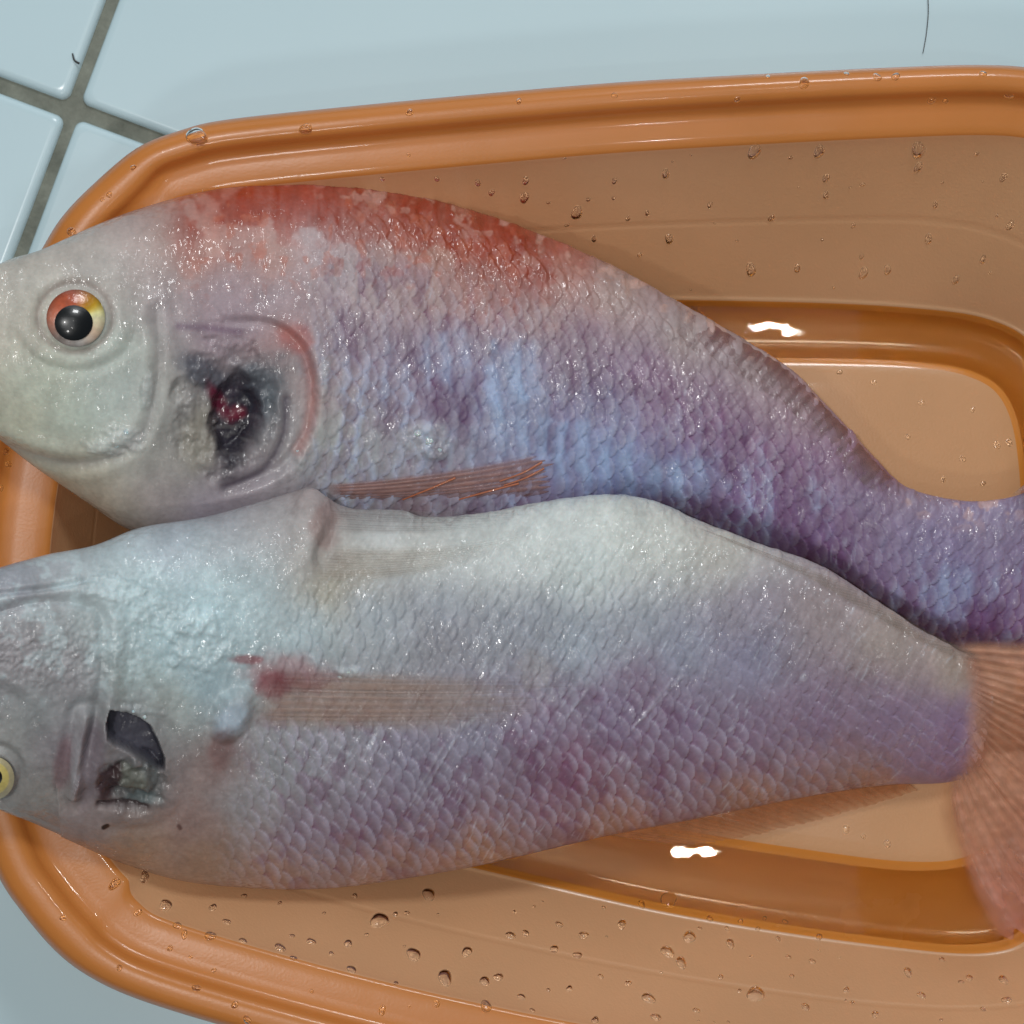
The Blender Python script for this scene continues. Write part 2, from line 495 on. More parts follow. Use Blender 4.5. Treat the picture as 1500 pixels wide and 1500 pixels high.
# pooled water standing in the channel round the raised panel
def build_pool():
    zt = 0.0049
    rows = []
    b0 = baseP * 0.97 + top * 0.03
    ws = [0.02, 0.1, 0.2, 0.35, 0.5, 0.65, 0.8, 0.9, 0.97]
    hz = [0.0] * 9
    for w, h in zip(ws, hz):
        px = b0 * (1 - w) + panelP * w
        j = 1.2 * (fbm(TH * 9 + 40, TH * 0 + w * 3, 5) - 0.5)
        z = zt + h + 0.000012 * (fbm(np.cos(TH) * 7 + 30, np.sin(TH) * 7 + w * 4 + 30, 8) - 0.5)
        x, y = P(px[:, 0], px[:, 1], z)
        rows.append(np.stack([x, y, z], -1))
    # bottom, just over the plastic
    for w, z in [(0.97, 0.0012), (0.5, 0.0010), (0.02, 0.0012)]:
        px = b0 * (1 - w) + panelP * w
        x, y = P(px[:, 0], px[:, 1], z + 0.0 * TH)
        rows.append(np.stack([x, y, z + 0 * TH], -1))
    g = np.array(rows)
    F = grid_faces(len(rows), NT, wrap_m=True, wrap_n=True)
    f = F[5 * NT]; V = g.reshape(-1, 3)
    if np.cross(V[f[1]] - V[f[0]], V[f[2]] - V[f[0]])[2] < 0: F = F[:, ::-1]
    o = mesh_np("water", V, F, M_pool)
    tag(o, kind="structure")
build_pool()

# ------------------------------------------------------------------ fish
LIGHT = np.array([0.73, 0.74, 0.74])     # white under this light, used to turn seen colours into skin colours

def rbf(pts, px, py, power=1.6, eps=40.0, sharp=1.0):
    num = np.zeros(px.shape + (3,)); den = np.zeros(px.shape)
    for x, y, r, g, b in pts:
        w = 1.0 / ((px - x) ** 2 + (py - y) ** 2 + eps ** 2) ** power
        num += w[..., None] * lin((r, g, b)); den += w
    return num / den[..., None]

def blend(col, c, m):
    return col * (1 - m[..., None]) + lin(c) * m[..., None]

def desat(col, k):
    l = (col * np.array([0.3, 0.55, 0.15])).sum(-1, keepdims=True)
    return l + (col - l) * k

def blob(px, py, x, y, rx, ry, rot=0.0, seed=0, rough=0.35, fs=25.0, soft=0.35):
    """irregular soft spot, 1 inside"""
    c, s = math.cos(rot), math.sin(rot)
    dx, dy = px - x, py - y
    a = (dx * c + dy * s) / rx; b = (-dx * s + dy * c) / ry
    d = np.hypot(a, b) + rough * 2 * (fbm(px / fs + 31, py / fs + 57, seed) - 0.5)
    return 1 - sstep(1 - soft, 1 + soft, d)

def polyline_d(px, py, pts):
    best = np.full(px.shape, 1e9); sgn = np.zeros(px.shape)
    for (x0, y0), (x1, y1) in zip(pts[:-1], pts[1:]):
        dx, dy = x1 - x0, y1 - y0; L2 = dx * dx + dy * dy
        t = np.clip(((px - x0) * dx + (py - y0) * dy) / L2, 0, 1)
        d = np.hypot(px - x0 - t * dx, py - y0 - t * dy)
        s = np.sign((px - x0) * dy - (py - y0) * dx)
        m = d < best
        best = np.where(m, d, best); sgn = np.where(m, s, sgn)
    return best, sgn

def smooth_poly(pts, n=12):
    p = np.array(pts, float); out = []
    for i in range(len(p) - 1):
        p0 = p[max(i - 1, 0)]; p1 = p[i]; p2 = p[i + 1]; p3 = p[min(i + 2, len(p) - 1)]
        for t in np.linspace(0, 1, n, endpoint=False):
            out.append(tuple(0.5 * ((2 * p1) + (-p0 + p2) * t + (2 * p0 - 5 * p1 + 4 * p2 - p3) * t * t + (-p0 + 3 * p1 - 3 * p2 + p3) * t ** 3)))
    out.append(tuple(p[-1]))
    return out

def inside_poly(px, py, pts):
    r = np.zeros(px.shape, bool); n = len(pts)
    for i in range(n):
        x0, y0 = pts[i]; x1, y1 = pts[(i + 1) % n]
        if y0 == y1: continue
        c = ((y0 > py) != (y1 > py)) & (px < (x1 - x0) * (py - y0) / (y1 - y0) + x0)
        r ^= c
    return r

def scales(s, t, L=37.0, W=31.0, R=27.0, seed=1, stag=0.5):
    """overlapping scale relief: returns ramp height 0..1, per-scale random value, distance to free edge"""
    j0 = np.floor(t / W)
    best_cs = np.full(s.shape, 1e9); h = np.zeros(s.shape); rv = np.zeros(s.shape); ed = np.ones(s.shape)
    for dj in (-1, 0, 1, 2):
        j = j0 + dj
        off = np.where(np.mod(j, 2) == 1, stag, 0.0)
        k0 = np.floor(s / L - off)
        for dk in (-1, 0, 1):
            k = k0 + dk
            jx = (_hash(k, j, seed) - 0.5) * 6; jy = (_hash(k, j, seed + 9) - 0.5) * 4
            cs = (k + off + 0.5) * L + jx; ct = (j + 0.5) * W + jy - W / 2
            d = np.hypot(s - cs, (t - ct) * 1.0)
            ok = (d < R) & (cs < best_cs)
            best_cs = np.where(ok, cs, best_cs)
            h = np.where(ok, np.clip((s - cs) / R * 0.5 + 0.5, 0, 1), h)
            rv = np.where(ok, _hash(k, j, seed + 21), rv)
            ed = np.where(ok, (R - d) / R, ed)
    return h, rv, ed

def ridges(s, t, pitch, seed):
    """long soft scale ridges: crest height 0..1 (gentle rise, quick fall), broken up along t"""
    row = np.floor(t / 46 + 0.6 * vnoise(s / 60, t / 200, seed))
    ph = s / pitch + 0.55 * fbm(s / 70 + 3, t / 55, seed + 1) * 2 + 0.22 * (vnoise(row * 7.3, row * 0, seed + 2) - .5)
    f = ph - np.floor(ph)
    up = sstep(0.0, 0.72, f) * (1 - sstep(0.74, 1.0, f))
    idv = _hash(np.floor(ph), row, seed + 5)
    return up, idv

class Fish:
    def __init__(self, top_pts, bot_pts, zc, b, tilt, blow, x0, x1, pw=2.3, qw=1.9):
        self.yt, self.yb = hermite(top_pts), hermite(bot_pts)
        self.zc, self.b = hermite(zc), hermite(b)
        self.tilt = tilt; self.blow = blow; self.x0, self.x1 = x0, x1; self.pw, self.qw = pw, qw
    drop = staticmethod(lambda px, c: 0.0)
    def zsurf(self, px, py):
        px = np.asarray(px, float); py = np.asarray(py, float)
        yt, yb = self.yt(px), self.yb(px)
        c = np.clip((py - (yt + yb) / 2) / np.maximum((yb - yt) / 2, 1e-3), -1, 1)
        return self.zc(px) + self.tilt * c - self.drop(px, c) + self.b(px) * (1 - np.abs(c) ** self.pw) ** (1 / self.qw)
    def point(self, px, py, lift=0.0):
        z = float(self.zsurf(px, py)) + lift
        return P3(px, py, z)
    def build(self, paint, relief, mat, nx=880, nu=290, nd=50):
        s = np.linspace(0, 1, nx)
        xs = self.x0 + (self.x1 - self.x0) * s
        xs[:40] = self.x0 + (xs[40] - self.x0) * (np.linspace(0, 1, 40, endpoint=False) ** 1.8)
        au = np.linspace(math.pi, 0, nu); cu = np.cos(au) * 0.55 + np.linspace(-1, 1, nu) * 0.45
        ad = np.linspace(0, math.pi, nd + 2)[1:-1]; cd = np.cos(ad)
        yt, yb = self.yt(xs), self.yb(xs)
        yc, a = (yt + yb) / 2, np.maximum((yb - yt) / 2, 0.5)
        zc, b = self.zc(xs), self.b(xs)
        def half(cc, sg):
            px = np.repeat(xs[:, None], len(cc), 1)
            py = yc[:, None] + a[:, None] * cc[None]
            zl = zc[:, None] + self.tilt * cc[None] - self.drop(px, cc[None])
            bulge = (1 - np.abs(cc) ** self.pw).clip(0) ** (1 / self.qw)
            z = zl + sg * b[:, None] * bulge[None]
            x, y = P(px, py, z if sg > 0 else zl)
            return px, py, np.stack([x, y, z], -1)
        pu, qu, Vu = half(cu, 1.0); pd, qd, Vd = half(cd, -self.blow)
        h = relief(pu, qu)
        n = grid_normals(Vu, wrap=False)
        n = np.where(n[..., 2:3] < 0, -n, n)
        # at the silhouettes the normals lie flat: keep them outward
        n[:, 0] = n[:, 1]; n[:, -1] = n[:, -2]
        edgef = np.minimum(1, (1 - np.abs(cu)) / 0.02)[None]
        Vu = Vu + n * (h * (0.25 + 0.75 * edgef))[..., None]
        PX = np.concatenate([pu, pd], 1); PY = np.concatenate([qu, qd], 1)
        V = np.concatenate([Vu, Vd], 1)
        col = paint(PX, PY)
        F = grid_faces(nx, nu + nd, wrap_m=True)
        f = F[(nx // 2) * (nu + nd) + nu // 2]; W = V.reshape(-1, 3)
        if np.cross(W[f[1]] - W[f[0]], W[f[2]] - W[f[0]])[2] < 0: F = F[:, ::-1]
        return mesh_np("body", V, F, mat, col=np.clip(col, 0.002, 0.95))

def polar_dome(name, fish, cx, cy, rx, ry, h, mat, colf=None, nr=14, na=48, lift=0.0, rot=0.0, inner=0.0):
    """low dome lying on the head surface"""
    V = []; cols = []
    for i in range(nr + 1):
        r = inner + (1 - inner) * i / nr
        for j in range(na):
            a = 2 * math.pi * j / na
            px = cx + rx * r * math.cos(a); py = cy + ry * r * math.sin(a)
            z = float(fish.zsurf(px, py)) * 0.9 + float(fish.zsurf(cx, cy)) * 0.1 + lift + h * (1 - r ** 2.2)
            x, y = P(px, py, z); V.append((x, y, z))
            if colf: cols.append(colf(px, py, r, a))
    F = grid_faces(nr + 1, na, wrap_m=True)
    V = np.array(V)
    f = F[na * 5]
    if np.cross(V[f[1]] - V[f[0]], V[f[2]] - V[f[0]])[2] < 0: F = F[:, ::-1]
    return mesh_np(name, V, F, mat, col=np.array(cols) if colf else None)

def fin_sheet(name, base, tip, zf, colf, nu=120, nv=60, rays=14, amp=0.0003, curve=None, thick=0.0004, frayed=0.04, seed=0, alpha=(0.95, 0.8), edge=0.0, rootfade=True):
    """fan of membrane between a base line and a tip line (both in photo px), height from zf(px,py)"""
    bs = np.array(smooth_poly(base)); ts = np.array(smooth_poly(tip))
    u = np.linspace(0, 1, nu); v = np.linspace(0, 1, nv)
    def along(p, u):
        d = np.concatenate([[0], np.cumsum(np.hypot(*np.diff(p, axis=0).T))]); d /= d[-1]
        return np.stack([np.interp(u, d, p[:, 0]), np.interp(u, d, p[:, 1])], -1)
    B, Tt = along(bs, u), along(ts, u)
    fr = 1 - frayed * (0.5 - 0.5 * np.cos(u * rays * 2 * math.pi)) - frayed * 1.5 * vnoise(u * rays * 1.7 + 3, u * 0, seed)
    VV = v[None, :] * fr[:, None]
    pos = B[:, None] * (1 - VV[..., None]) + Tt[:, None] * VV[..., None]
    if curve is not None:
        pos = pos + (VV * (1 - VV))[..., None] * np.array(curve)
    px, py = pos[..., 0], pos[..., 1]
    ray = np.cos(u[:, None] * rays * 2 * math.pi + 9 * fbm(u * 8 + 2, u * 0, seed)[:, None] + 1.5 * fbm(u[:, None] * 9 + 2, VV * 3, seed + 3)) * (0.3 + 0.9 * fbm(u[:, None] * 14, VV * 2.5, seed + 4))
    z = zf(px, py) + amp * ray * sstep(0, 0.15, VV) + 0.0005 * (fbm(px / 60, py / 25 + 9, seed) - 0.5)
    x, y = P(px, py, z)
    Vt = np.stack([x, y, z], -1)
    Vb = Vt - np.array([0, 0, thick])
    F1 = grid_faces(nu, nv)
    f = F1[len(F1) // 2]; W = Vt.reshape(-1, 3)
    if np.cross(W[f[1]] - W[f[0]], W[f[2]] - W[f[0]])[2] < 0: F1 = F1[:, ::-1]
    n = nu * nv
    # closed border
    ids = np.arange(n).reshape(nu, nv)
    ring = np.concatenate([ids[0, :], ids[1:, -1], ids[-1, ::-1][1:], ids[::-1, 0][1:-1]])
    r2 = np.roll(ring, -1)
    side = np.stack([ring, r2, r2 + n, ring + n], -1)
    F = np.concatenate([F1, F1[:, ::-1] + n, side])
    col = colf(px, py, u[:, None] * np.ones_like(VV), VV, ray)
    al = alpha[0] + (alpha[1] - alpha[0]) * sstep(0.25, 1.0, VV) + 0.12 * ray * (alpha[0] < 1)
    if edge: al = al * sstep(0, edge, u)[:, None] * sstep(0, edge, 1 - u)[:, None]
    if rootfade: al = al * sstep(0, 0.17 if 'tail' in name else 0.12, VV)
    al = al * (0.75 + 0.5 * fbm(px / 18, py / 9, seed + 77))
    c4 = np.concatenate([np.clip(col, 0.002, 0.95), np.clip(al, 0, 1)[..., None]], -1).reshape(-1, 4)
    # each skin of the membrane carries half of the cover
    c4[:, 3] = 1 - np.sqrt(1 - np.clip(c4[:, 3], 0, 0.999))
    return mesh_np(name, np.concatenate([Vt.reshape(-1, 3), Vb.reshape(-1, 3)]), F, M_fin, col=np.concatenate([c4, c4]))

def ray_tube(name, pts, r0, r1, mat, seg=7):
    """tapered thread through 3-D points"""
    pts = [Vector(p) for p in pts]; V = []
    n = len(pts)
    for i, p in enumerate(pts):
        t = (pts[min(i + 1, n - 1)] - pts[max(i - 1, 0)]).normalized()
        a = t.cross(Vector((0, 0, 1))).normalized(); b = a.cross(t)
        r = r0 + (r1 - r0) * i / (n - 1)
        for j in range(seg):
            an = 2 * math.pi * j / seg
            V.append(p + a * (r * math.cos(an)) + b * (r * 0.7 * math.sin(an)))
    F = [tuple(reversed((i * seg + j, i * seg + (j + 1) % seg, (i + 1) * seg + (j + 1) % seg, (i + 1) * seg + j))) for i in range(n - 1) for j in range(seg)]
    return mesh_np(name, np.array([tuple(v) for v in V]), np.array(F), mat)

# ---------------- upper fish (red back)
F1 = Fish(
    top_pts=[(-85, 478), (-78, 452), (-55, 425), (0, 386), (60, 366), (130, 334), (200, 307), (300, 280), (400, 268), (470, 264), (560, 276), (700, 310),
             (800, 346), (900, 390), (1000, 445), (1100, 503), (1160, 542), (1220, 602), (1280, 668), (1320, 708), (1370, 726), (1430, 734), (1480, 728), (1560, 700)],
    bot_pts=[(-85, 482), (-78, 530), (-60, 580), (-20, 628), (0, 645), (60, 690), (120, 731), (190, 776), (300, 800), (400, 806), (470, 790), (600, 790), (760, 788),
             (900, 770), (1020, 795), (1200, 860), (1300, 915), (1400, 965), (1480, 985), (1560, 1000)],
    zc=[(-85, .066), (0, .0605), (100, .053), (200, .0455), (400, .034), (600, .028), (900, .0235), (1200, .019), (1400, .0165), (1560, .015)],
    b=[(-85, .001), (-70, .0045), (-40, .0072), (0, .0095), (100, .0140), (250, .018), (450, .0195), (700, .0175), (1000, .0135), (1200, .0100), (1400, .0065), (1500, .005), (1560, .003)],
    tilt=-0.006, blow=1.0, x0=-85, x1=1560)
F1.drop = lambda px, c: 0.0070 * sstep(0.50, 0.96, c) * sstep(800, 980, px)
# ---------------- lower fish (rolled belly up)
F2 = Fish(
    top_pts=[(-130, 960), (-122, 915), (-95, 875), (-50, 846), (0, 831), (70, 812), (140, 798), (198, 775), (300, 757), (380, 735), (430, 720), (455, 715), (478, 728), (505, 742),
             (590, 748), (620, 757), (720, 749), (760, 741), (800, 734), (850, 727), (900, 724), (960, 734), (1020, 760), (1100, 792), (1200, 827), (1280, 877),
             (1340, 917), (1400, 950), (1435, 975), (1455, 1020)],
    bot_pts=[(-130, 964), (-122, 1030), (-95, 1100), (-50, 1160), (0, 1188), (50, 1208), (110, 1235), (180, 1265), (260, 1289), (330, 1298), (430, 1303), (500, 1300),
             (600, 1286), (700, 1268), (800, 1245), (900, 1222), (1000, 1203), (1100, 1183), (1200, 1164), (1300, 1150), (1400, 1144), (1435, 1130), (1455, 1085)],
    zc=[(-130, .073), (0, .0680), (100, .058), (250, .0465), (450, .0375), (700, .032), (1000, .0275), (1250, .0225), (1450, .0185)],
    b=[(-130, .001), (-112, .005), (-60, .0095), (0, .0125), (150, .0180), (400, .0215), (700, .0205), (1000, .0160), (1250, .0110), (1420, .0070), (1455, .0030)],
    tilt=-0.009, blow=1.15, x0=-130, x1=1455)

PTS1 = [(20,420,152,147,142),(60,560,162,172,157),(110,610,155,172,162),(40,480,160,154,144),(150,400,152,147,144),(200,350,152,142,140),(180,520,147,160,154),
 (30,620,172,172,152),(100,690,165,155,135),(150,730,160,148,132),(230,730,147,137,138),(240,450,142,134,140),(240,560,142,140,137),(215,640,150,150,148),(160,600,158,174,172),(190,570,155,168,168),(-50,500,160,150,142),(-40,580,170,168,150),
 (300,320,152,98,86),(350,298,152,80,64),(440,282,162,74,54),(300,365,162,120,106),(400,370,158,118,105),(520,296,158,106,92),(600,308,150,82,62),(700,340,150,80,60),(760,372,148,84,64),(820,392,152,98,84),(640,372,150,112,98),(700,425,148,108,98),(560,325,152,112,102),(240,330,152,128,122),
 (460,350,160,155,160),(400,440,148,140,148),(330,425,150,140,148),(550,415,150,138,138),(620,430,145,128,124),(800,440,148,130,126),(900,430,152,135,130),(1000,490,152,140,137),(1100,540,152,140,140),(1180,590,148,128,133),(500,400,158,152,155),
 (500,500,130,117,133),(600,520,128,118,138),(650,580,108,92,122),(700,560,125,124,150),(750,560,135,150,176),(850,520,128,111,126),(950,560,126,100,124),(900,600,128,128,155),(1050,620,122,92,120),(1150,680,122,94,124),(1250,740,124,113,140),(560,560,128,124,142),
 (480,630,155,165,160),(550,655,150,155,160),(520,690,155,162,165),(650,650,136,140,150),(820,660,130,146,182),(900,680,124,140,182),(1000,690,118,120,156),(1100,740,116,98,136),(1200,800,112,92,130),(1350,800,128,120,150),(1400,870,113,112,150),(1450,910,104,82,120),(1450,780,130,122,145),(1340,725,134,123,140),(1290,670,134,98,104),(1500,850,118,105,135),(740,640,128,138,165),
 (300,500,145,128,140),(350,478,138,124,136),(420,500,158,112,108),(452,570,162,128,122),(425,600,148,148,152),(300,640,138,136,128),(270,670,144,142,134),(350,700,128,117,128),(300,745,138,131,142),(400,725,150,145,150),(465,560,155,165,165),(455,500,150,145,148),
 (600,770,130,110,115),(800,770,110,80,100),(1000,770,100,70,100),(1200,840,95,70,98),(1350,930,95,72,100)]  # dark belly-edge points: shade of the gap between the fish kept in the colour

PTS2 = [(20,850,138,143,152),(100,825,143,148,154),(60,900,148,150,152),(30,950,140,136,140),(100,990,134,132,136),(50,1050,138,144,146),(20,1085,144,146,144),(90,1100,122,114,121),(60,1170,134,132,128),(120,1200,134,122,122),(-60,1000,138,138,142),(130,900,152,158,158),
 (250,800,143,149,159),(200,880,154,174,178),(300,900,149,174,182),(260,950,142,166,174),(350,880,149,165,170),(200,1000,139,150,147),(300,1000,133,155,164),(330,762,146,147,153),(400,765,149,147,150),(250,1020,150,156,150),
 (460,745,150,138,138),(480,795,134,123,123),(560,780,152,155,160),(520,830,139,134,126),(480,855,154,149,130),(620,800,144,142,139),(700,770,154,160,160),(800,780,162,170,170),(900,770,166,173,170),(850,830,154,167,170),(960,800,159,160,155),(1050,800,154,149,142),
 (450,920,154,170,176),(550,900,144,155,163),(650,880,138,146,155),(650,930,128,128,136),(750,900,138,144,153),(850,950,149,160,170),(950,900,146,153,163),(1000,960,138,144,160),(1100,900,138,133,144),(1100,960,131,131,153),(1200,900,144,134,136),(1300,940,149,139,134),(1400,975,155,144,134),
 (400,1130,139,144,147),(350,1180,142,144,147),(500,1120,134,134,142),(600,1120,123,120,136),(700,1090,128,128,145),(800,1070,123,114,134),(900,1050,118,107,132),(950,1020,118,97,118),(1000,1060,121,107,132),(1100,1080,118,102,124),(1200,1050,123,107,129),(1300,1050,125,110,134),(1400,1060,128,110,140),(1400,1110,128,107,134),
 (450,1220,123,112,126),(550,1200,113,100,119),(650,1190,118,102,122),(800,1140,113,92,112),(835,1130,122,78,98),(850,1190,123,98,108),(1000,1140,121,100,115),(300,1255,146,120,100),(400,1285,146,117,102),(550,1275,146,114,100),(700,1253,150,114,90),(900,1212,146,109,88),(1100,1172,140,108,92),(1250,1142,134,108,102),(200,1245,148,123,104),(280,1205,134,112,108),(320,1130,124,102,98)]  # brown back-edge points hold pigment plus orange light bounced off the tub

GILL1 = smooth_poly([(330, 470), (395, 474), (440, 505), (458, 560), (455, 610), (438, 655), (405, 690), (360, 712), (300, 730), (250, 735)])
PREOP1 = smooth_poly([(228, 455), (232, 520), (226, 585), (208, 635), (165, 668), (110, 680), (50, 668), (0, 648)])
CHEEK1 = smooth_poly([(258, 450), (255, 540), (248, 620), (230, 690), (200, 740)])
GILLIN1 = smooth_poly([(420, 585), (415, 640), (385, 690), (330, 715)])
def relief1(px, py):
    mid = (F1.yt(px) + F1.yb(px)) / 2
    gd, gs = polyline_d(px, py, GILL1)
    body = sstep(400, 520, px + 0.15 * (py - 500))
    s1 = px + 0.0009 * (py - 600 - 0.25 * (px - 700)) ** 2
    ht, rv = ridges(s1, py, 33, 301)
    h_, rv_, ed = scales(s1 + 9 * (fbm(px / 70, py / 70, 2) - .5), py - 0.3 * px + 9 * (fbm(px / 70 + 70, py / 70, 4) - .5), 29, 16, 19.5, 3, 0.5)
    m = body * (0.45 + 0.9 * fbm(px / 130 + 3, py / 110 + 8, 14)) * sstep(0, 60, py - F1.yt(px))
    h = (0.00030 * (ht - 0.5) + 0.00095 * (h_ - 0.5)) * m
    # soft muscle ripples and slime
    h += 0.0007 * (fbm(px / 95, py / 95, 21) - 0.5)
    h += 0.00014 * (fbm(px / 9, py / 14, 22, 3) - 0.5) * (0.35 + body)
    h += 0.00022 * (fbm(px / 5 + 0.15 * py, py / 34, 24, 2) - 0.5) * body
    # gill cover: a plate standing above the shoulder
    d = np.where(gs > 0, gd, -gd)
    h += 0.0020 * sstep(-9, 10, d * PLATE1) * np.exp(-np.clip(d * PLATE1, 0, None) / 90) * blob(px, py, 400, 600, 125, 125, 0, 30, 0.05, 40, 0.45)
    h -= 0.0011 * np.exp(-(gd / 7) ** 2) * sstep(280, 380, px)
    d2, s2 = polyline_d(px, py, PREOP1)
    h -= 0.0005 * np.exp(-(d2 / 12) ** 2); h += 0.0005 * np.exp(-((d2 - 16) / 12) ** 2)
    d3, _ = polyline_d(px, py, CHEEK1)
    h -= 0.00035 * np.exp(-(d3 / 14) ** 2)
    d4, _ = polyline_d(px, py, GILLIN1)
    h -= 0.0009 * np.exp(-(d4 / 8) ** 2)
    # torn gill hollow
    g = blob(px, py, 330, 600, 66, 78, 0.5, 31, 0.45, 26)
    h -= 0.0028 * g
    h += 0.0012 * g * (fbm(px / 16, py / 20, 33, 2) - 0.5)
    h -= 0.0045 * blob(px, py, 347, 612, 30, 62, 0.18, 32, .35, 26, .3)
    # eye socket and the fold beneath
    r = np.hypot((px - 110) / 52, (py - 466) / 48)
    h -= 0.0006 * np.exp(-((r - 1.05) / 0.16) ** 2)
    r2 = np.hypot((px - 110) / 95, (py - 462) / 82)
    h -= 0.0006 * np.exp(-((r2 - 1.0) / 0.10) ** 2) * sstep(470, 500, py)
    # ice crust on the skin
    for i, (x, y, rx, ry) in enumerate(CRUST1):
        b = blob(px, py, x, y, rx, ry, 0.2, 60 + i, 0.6, 15)
        h += b * (0.0001 + 0.0009 * fbm(px / 7, py / 7, 66 + i, 3))
    # ragged skin along the trimmed back
    e = py - F1.yt(px)
    h += 0.0022 * (fbm(px / 13, py / 30, 71, 3) - 0.5) * (1 - sstep(0, 45, e)) * sstep(420, 520, px)
    return h
CRUST1 = [(625, 642, 34, 24), (640, 662, 20, 12), (155, 655, 26, 11), (188, 640, 26, 16), (216, 575, 10, 26), (470, 560, 9, 34), (440, 668, 9, 26)]
PLATE1 = 1.0
def paint1(px, py):
    wx = px + 26 * (fbm(px / 40, py / 40, 41) - .5); wy = py + 26 * (fbm(px / 40 + 50, py / 40, 42) - .5)
    col = rbf(PTS1, wx, wy)
    body = sstep(410, 520, px)
    # red pigment of the back, blotchy
    e = py - F1.yt(px)
    red = sstep(0.48, 0.62, fbm(px / 38 + 4, py / 38, 43) + 0.20 - np.abs(e - 15) / 380 + 0.04) * sstep(225, 285, px) * (1 - sstep(760, 900, px)) * (1 - sstep(45, 135, e))
    col = blend(col, (128, 50, 32), 0.80 * red * (0.55 + 0.8 * fbm(px / 9, py / 40, 61, 2)))
    fleck = sstep(0.62, 0.70, fbm(px / 16 + 90, py / 20, 44, 3)) * sstep(230, 330, px) * (1 - sstep(700, 860, px)) * (1 - sstep(100, 190, e))
    col = blend(col, (156, 88, 68), 0.5 * fleck)
    pale = sstep(0.60, 0.72, fbm(px / 18 + 9, py / 18 + 3, 45, 3)) * sstep(430, 520, px) * (1 - sstep(0, 60, e))
    col = blend(col, (190, 160, 150), 0.5 * pale)
    # scales: violet pockets with pale bluish free edges
    s1 = px + 0.0009 * (py - 600 - 0.25 * (px - 700)) ** 2
    ht, rv = ridges(s1, py, 33, 301)
    h_, rv_, ed = scales(s1 + 9 * (fbm(px / 70, py / 70, 2) - .5), py - 0.3 * px + 9 * (fbm(px / 70 + 70, py / 70, 4) - .5), 29, 16, 19.5, 3, 0.5)
    zone = body * sstep(60, 150, e)
    lowz = sstep(430, 620, py - 0.28 * (px - 600))
    col = blend(col, (102, 54, 90), zone * (0.55 * sstep(0.25, 0.95, 1 - h_) * (0.4 + rv_) + 0.15 * (1 - ht)))
    col = blend(col, (158, 172, 200), zone * lowz * (0.35 * np.exp(-(ed / 0.26) ** 2) + 0.35 * sstep(0.5, 1, ht)) * sstep(0.35, 0.62, fbm(px / 40, py / 60, 46)))
    col = blend(col, (168, 160, 172), zone * 0.30 * sstep(0.62, 1.0, h_) * (0.4 + 0.8 * rv_))
    col = blend(col, (172, 165, 170), zone * (1 - lowz) * 0.16 * np.exp(-(ed / 0.24) ** 2))
    st = sstep(0.60, 0.85, fbm(px / 4 + 0.2 * py / 5 + 2 * fbm(px / 30, py / 30, 59), py / 22, 47, 3))
    col = blend(col, (190, 198, 212), 0.30 * st * zone * sstep(0.45, 0.65, fbm(px / 45 + 7, py / 45, 58)))
    bl = sstep(0.56, 0.70, fbm(px / 28, py / 40 + 8, 48)) * zone * (1 - lowz * 0.2)
    col = blend(col, (88, 52, 84), 0.38 * bl)
    for i, (x, y, rx, ry, k) in enumerate([(655, 585, 16, 44, .6), (688, 596, 14, 36, .7), (815, 642, 22, 20, .7), (510, 490, 24, 40, .4), (880, 560, 30, 40, .3), (1060, 650, 40, 36, .35), (1280, 690, 36, 22, .35), (1440, 905, 40, 24, .5), (1180, 740, 50, 30, .25)]):
        col = blend(col, (74, 42, 80), k * blob(px, py, x, y, rx, ry, 0.1, 400 + i, .6, 24) * (1 - 0.5 * ht))
    for i, (x, y, rx, ry, k) in enumerate([(745, 560, 34, 60, .6), (840, 655, 70, 36, .55), (930, 690, 70, 30, .55), (660, 520, 40, 40, .35), (1010, 700, 60, 26, .4), (1390, 870, 30, 40, .4), (760, 610, 30, 50, .4)]):
        col = blend(col, (146, 166, 196), 0.85 * k * blob(px, py, x, y, rx, ry, 0.1, 420 + i, .6, 24) * (0.35 + 0.75 * ht))
    col = blend(col, (198, 202, 190), 0.28 * blob(px, py, 70, 560, 170, 190, 0.0, 62, .2, 60, .7))
    # face tints
    col = blend(col, (178, 186, 188), 0.28 * sum(blob(px, py, x, y, rx, ry, .2, 60 + i, .6, 15) for i, (x, y, rx, ry) in enumerate(CRUST1)).clip(0, 1))
    col = blend(col, (150, 88, 84), 0.55 * blob(px, py, 430, 497, 26, 22, 0.5, 49, .4))
    d, s = polyline_d(px, py, GILL1[16:62])
    col = blend(col, (150, 92, 84), 0.55 * np.exp(-(d / 9) ** 2))
    d, s = polyline_d(px, py, PREOP1)
    col = blend(col, (126, 122, 122), 0.45 * np.exp(-(d / 8) ** 2))
    # torn gill
    col = blend(col, (112, 110, 112), 0.65 * blob(px, py, 335, 610, 78, 92, 0.4, 50, .3, 40, .6))
    col = blend(col, (74, 86, 94), 0.8 * blob(px, py, 374, 580, 40, 62, 0.4, 50, .4, 26, .6))
    col = blend(col, (60, 66, 78), 0.75 * blob(px, py, 302, 548, 46, 20, 0.55, 51, .5, 22, .6))
    col = blend(col, (138, 134, 122), 0.6 * blob(px, py, 298, 636, 26, 48, 0.3, 54, .4, 22, .6))
    col = blend(col, (44, 34, 48), 0.9 * blob(px, py, 347, 612, 34, 68, 0.18, 32, .35, 26, .45))
    col = blend(col, (34, 34, 44), 0.92 * blob(px, py, 362, 606, 17, 34, 0.3, 52, .5, 20, .5))
    col = blend(col, (30, 28, 38), 0.92 * blob(px, py, 345, 650, 20, 46, 0.2, 53, .5, 20, .5))
